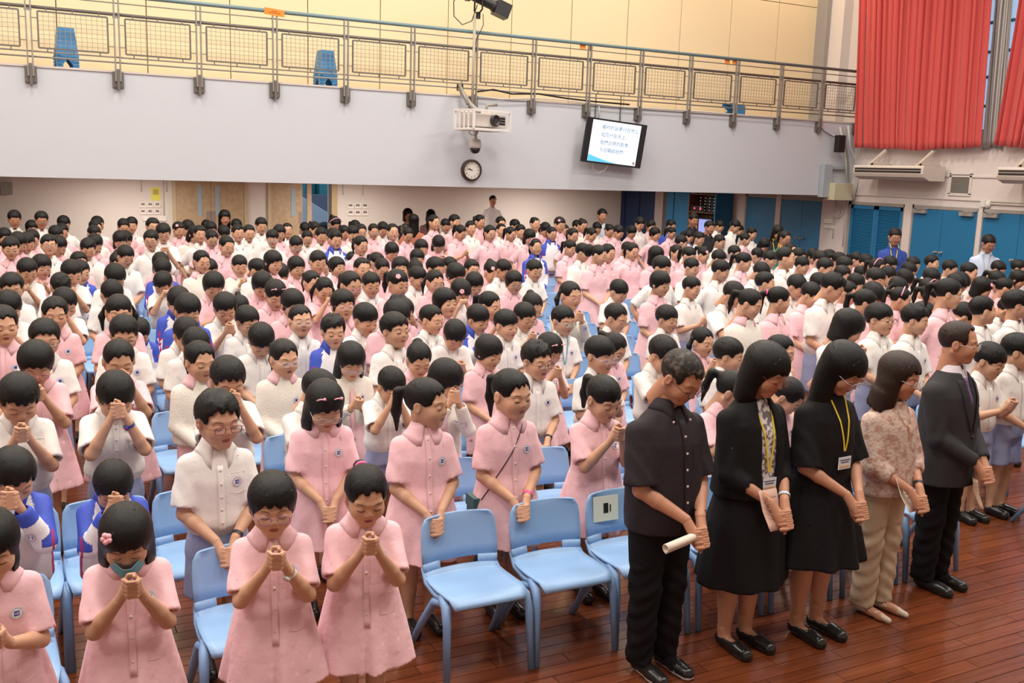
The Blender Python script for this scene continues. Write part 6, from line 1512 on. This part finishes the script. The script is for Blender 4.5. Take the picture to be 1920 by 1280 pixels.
# woman in the lace blouse
H = 1.58; t = adult(1680, 662, 1632, 1142, 'person in cream and rose lace blouse with beige trousers and pointed beige shoes, looking down', H, 14, 14, 17, 'longwavy', HAIR_BR, 1.06, .08, ('silver', 'oval'))
me, bv = adult_top(H, 'low', [(.475, .118, .102), (.50, .122, .106), (.58, .116, .098), (.66, .114, .092), (.73, .112, .084), (.765, .102, .068), (.80, .066, .052), (.825, .046, .046)], True, .30, .048, .056, LACE, 'blouse', 1.06)
link('blouse', me, t); link('trousers', trousers(H, BEIGE, 1.0, .006), t)
g = G(); pts = [fr(bv, .045*math.cos(a), .80*H-.10+.09*(1-math.sin(-a)), .004) for a in [math.pi+math.pi*k/12 for k in range(13)]]; g.tube(pts, .0014, 5); g.tube([fr(bv, 0, .80*H-.10, .004), fr(bv, 0, .80*H-.16, .006)], .0022, 5); link('necklace', g.mesh('necklace', mat('gold', (.7, .45, .12), .25, metal=1.0)), t)
for s in (-1, 1): link('shoe', adult_shoe(H, s, mat('shoe_cream', (.62, .52, .40), .4), 'pointed'), t)
for s, (S, E_, W_) in zip((-1, 1), arm_joints(H, 'low', 1.06)):
    d = (W_-E_).normalized(); c = E_+(W_-E_)*.30; q_ = d.to_track_quat('Z', 'Y').to_matrix(); g = G()
    g.sheet([[tuple(c+d*z+q_ @ Vector(((r+.004*math.sin(9*a))*math.cos(a), (r+.004*math.sin(9*a))*math.sin(a), 0))) for a in [2*math.pi*k/36 for k in range(36)]] for z, r in ((-.03, .048), (-.01, .046), (0, .040), (.014, .046), (.022, .047))], 0, closed=True); link('cuff', g.mesh('cuff', LACE, True), t)
on_wrist(t, H, 1.06, mat('strap_black', (0, 0, 0)), mat('face_black', (0, 0, 0)))
paper('cream paper folder held by the person in the lace blouse', t, (-.07, -.20, .50*H), (R(-30), R(10), R(20)), .15, .20, m=PAPER)

# man in the suit
H = 1.72; t = adult(1808, 602, 1742, 1095, 'person in dark grey suit with purple tie and black shoes, holding papers', H, 6, 22, 12, 'receding', HAIR_BR, 1.12, .16, ('silver', 'rect'))
me, bvs = adult_top(H, 'low', [(.55, .098, .082), (.66, .104, .082), (.73, .104, .076), (.765, .098, .062), (.79, .080, .054), (.82, .044, .042), (.832, .041, .040)], False, .5, .040, .044, mat('shirt_pale', (.72, .64, .70), .8, .2), 'shirt', 1.12)
sh = link('shirt', me, t); link('collar', shirt_collar(bvs, H, mat('shirt_pale', (0, 0, 0)), .036, .2), sh)
g = G(); n = 22; rows = []
for i in range(n+1):
    u = i/n; z = (.805-.25*u)*H; w = (.022-.010*min(1, u/.07) if u < .07 else .012+.030*(u-.07)); rows.append([fr(bvs, x*w*1.0, z, .006+.004*(1-abs(x))) for x in (-1, -.4, .4, 1)])
g.sheet(rows, .003); link('tie', g.mesh('tie', mat('tie_purple', (.13, .055, .19), .5, .4, noise=((.30, .20, .36), 90, .5, .6)), True), sh)
me, bv = adult_top(H, 'low', [(.415, .128, .108), (.50, .124, .104), (.60, .117, .096), (.68, .119, .094), (.74, .120, .086), (.775, .110, .072), (.80, .082, .060), (.822, .054, .052)], True, .92, .056, .044, SUIT, 'suit_jacket', 1.12, vopen=.615, fold=True)
jk = link('suit_jacket', me, t)
for s in (-1, 1):
    g = G(); rows = []
    for i in range(15):
        u = i/14; z = (.80-.185*u)*H; x0 = .052*(1-u)+.008*u; w = .050*math.sin(math.pi*min(1, .25+u*.72))**.8 if u < .97 else .006
        rows.append([fr(bv, s*(x0+w*k/3), z, .006-.001*k) if True else None for k in range(4)])
    rows = rows if s > 0 else [r[::-1] for r in rows]
    g.sheet(rows, .004); link('lapel', g.mesh('lapel', SUIT, True), jk)
for i in range(2): link('button', small('suit_button', lambda g: g.lathe([(.001, -.003), (.011, -.002), (.011, .002)], (0, 0, 0), 12, 'y'), SHOE), jk, fr(bv, .008, (.595-.06*i)*H, .006))
g = G(); g.tube([fr(bv, x, .70*H+.1*(x-.10), .002) for x in (.07, .09, .11, .13)], .003, 5); link('breast_pocket', g.mesh('breast_pocket', SUIT), jk)
link('trousers', trousers(H, BLACKT, 1.06), t)
for s in (-1, 1): link('shoe', adult_shoe(H, s, SHOE, 'oxford'), t)
paper('tan folded papers held by the person in the grey suit', t, (.0, -.24, .40*H), (R(-25), R(25), R(10)), .13, .19, m=mat('paper_tan', (.62, .42, .28), .7))

# grown-ups along the back and the right wall
BACKERS = [
 (925, 366, 1.74, 'white_shirt_man', (.74, .72, .72), 'short', 4, 8, 'side', 'person in white shirt standing tallest at the back wall, below the wall clock', 0, 11, None),
 (1131, 391, 1.72, 'pale_shirt', (.55, .60, .68), 'short', 6, 10, 'side', 'person in pale blue-grey shirt standing at the back by the dark blue doors', 0, 11, None),
 (421, 393, 1.62, 'rose_print', (.62, .40, .40), 'long', 10, 8, 'low', 'person in rose patterned top standing before the closed double door', 0, 15, None),
 (765, 390, 1.62, 'navy_print', (.05, .05, .10), 'bob', 10, 16, 'side', 'person in dark navy floral top at the back, left of the wall clock', 0, 15, None),
 (777, 401, 1.58, 'rust_top', (.42, .15, .09), 'long', 4, 40, 'side', 'person in rust brown top with back turned, beside the navy floral top', 2.6, 15, None),
 (808, 392, 1.58, 'rose_top', (.62, .36, .36), 'bob', 20, 20, 'low', 'person in dusty pink top at the back, right of the rust brown top', 0, 15, None),
 (26, 393, 1.62, 'white_senior', (.76, .73, .71), 'short', 20, 4, 'low', 'person in white shirt at the far left by the grey metal box', 0, 3, None),
 (77, 395, 1.62, 'white_senior', (.76, .73, .71), 'short', 14, 4, 'low', 'person in white shirt and glasses at the back, second from far left', 0, 4, ('black', 'rect')),
 (1302, 399, 1.70, 'black_top', (.02, .02, .025), 'short', 14, 20, 'side', 'person in black top standing left of the equipment shelf', 0, 11, None),
 (1331, 413, 1.60, 'black_top', (.02, .02, .025), 'short', 10, 30, 'side', 'person in black top standing in front of the equipment shelf', 0, 11, None),
 (1461, 421, 1.62, 'black_lady', (.02, .02, .025), 'long', 30, 20, 'low', 'person in black jacket with yellow lanyard before the blue doors', 0, 15, None),
 (1474, 432, 1.58, 'green_lady', (.04, .16, .12), 'pony', 16, 30, 'low', 'person in dark green top with yellow lanyard and glasses', 0, 15, ('black', 'rect')),
 (1684, 427, 1.72, 'royal_shirt', (.035, .07, .30), 'short', 16, 4, 'low', 'person in royal blue shirt with yellow lanyard before the louvred door', 0, 11, ('black', 'rect')),
 (1860, 439, 1.70, 'sky_shirt', (.50, .56, .72), 'short', 24, 16, 'low', 'person in light blue shirt with pale lanyard before the blue doors', 0, 11, ('black', 'rect')),
]
for px, py, h, mn, colr, hair, bow, yw, pose, lab, rz, var, gl in BACKERS:
    H0 = 1.60; X, Y = place(px, py, h, H0, bow, yw, 25.5)
    m = mat(mn, colr, .8, .2, bump=.25, bscale=26, noise=((.45, .42, .2), 14, .52, .6) if mn == 'navy_print' else ((.8, .7, .68), 18, .5, .6) if mn == 'rose_print' else None)
    lod = 1 if Y < 12 else 2
    s = h/H0; t = thing('person', lab, 'person', (X, Y, 0), rz if rz else -.75*math.atan2(X, Y), None, s)
    link('body', body_mesh(H0, pose, bow, yw, lod, var, 1.05, 1.0, 1.09, SKIN_A), t)
    key = (mn, pose, lod)
    if key not in AM:
        f = Fld((-.36, -.36, .42*H0), (.36, .26, .9*H0), .012 if lod == 1 else .015)
        f.prof([(z*H0, a*H0, b*H0) for z, a, b in [(.50, .106, .086), (.60, .106, .084), (.70, .110, .080), (.755, .108, .066), (.785, .084, .054), (.815, .048, .044)]])
        for S, E_, W_ in arm_joints(H0, pose, 1.05): sleeve(f, S, E_, W_, 1.18, .90 if mn not in ('white_senior',) else .9, .047, .044 if mn != 'white_senior' else .056, longs=mn != 'white_senior')
        f.cap((0, .004, .815*H0), (0, 0, H0), .050, .055, op='s'); V, Q = f.polys(); AM[key] = (new_mesh('top', V, [Q], [m]), bvh_of(V, Q))
        if 'trou' not in AM: AM['trou'] = trousers(H0, BLACKT, 1.0); AM['trou'].name = 'trousers'; AM['trouw'] = trousers(H0, SHORTS, 1.0)
    tp_ = link('top', AM[key][0], t); link('trousers', AM['trouw' if mn == 'white_senior' else 'trou'], t)
    if var < 14: link('collar', shirt_collar(AM[key][1], H0, m, .036), tp_)
    Mh = head_matrix(H0, bow, yw, 1.09); o = link('hair', hair_mesh(hair, lod, 1, None, bow), t); o.matrix_local = Mh
    if gl: o = link('glasses', glasses(*gl), t); o.matrix_local = Mh
    if 'lanyard' in lab: add_lanyard(t, AM[key][1], H0, mat('lanyard_pale', (.45, .45, .30), .6) if 'pale' in lab else YELLOW, .60, False)
    for s_ in (-1, 1): link('shoe', shoe_mesh(H0, s_), t)
print('people', sum(o.name.startswith('person') for o in bpy.data.objects), 'chairs', sum(o.name.startswith('plastic_chair') for o in bpy.data.objects), 'tris', sum(len(m.polygons)*2 for m in bpy.data.meshes))
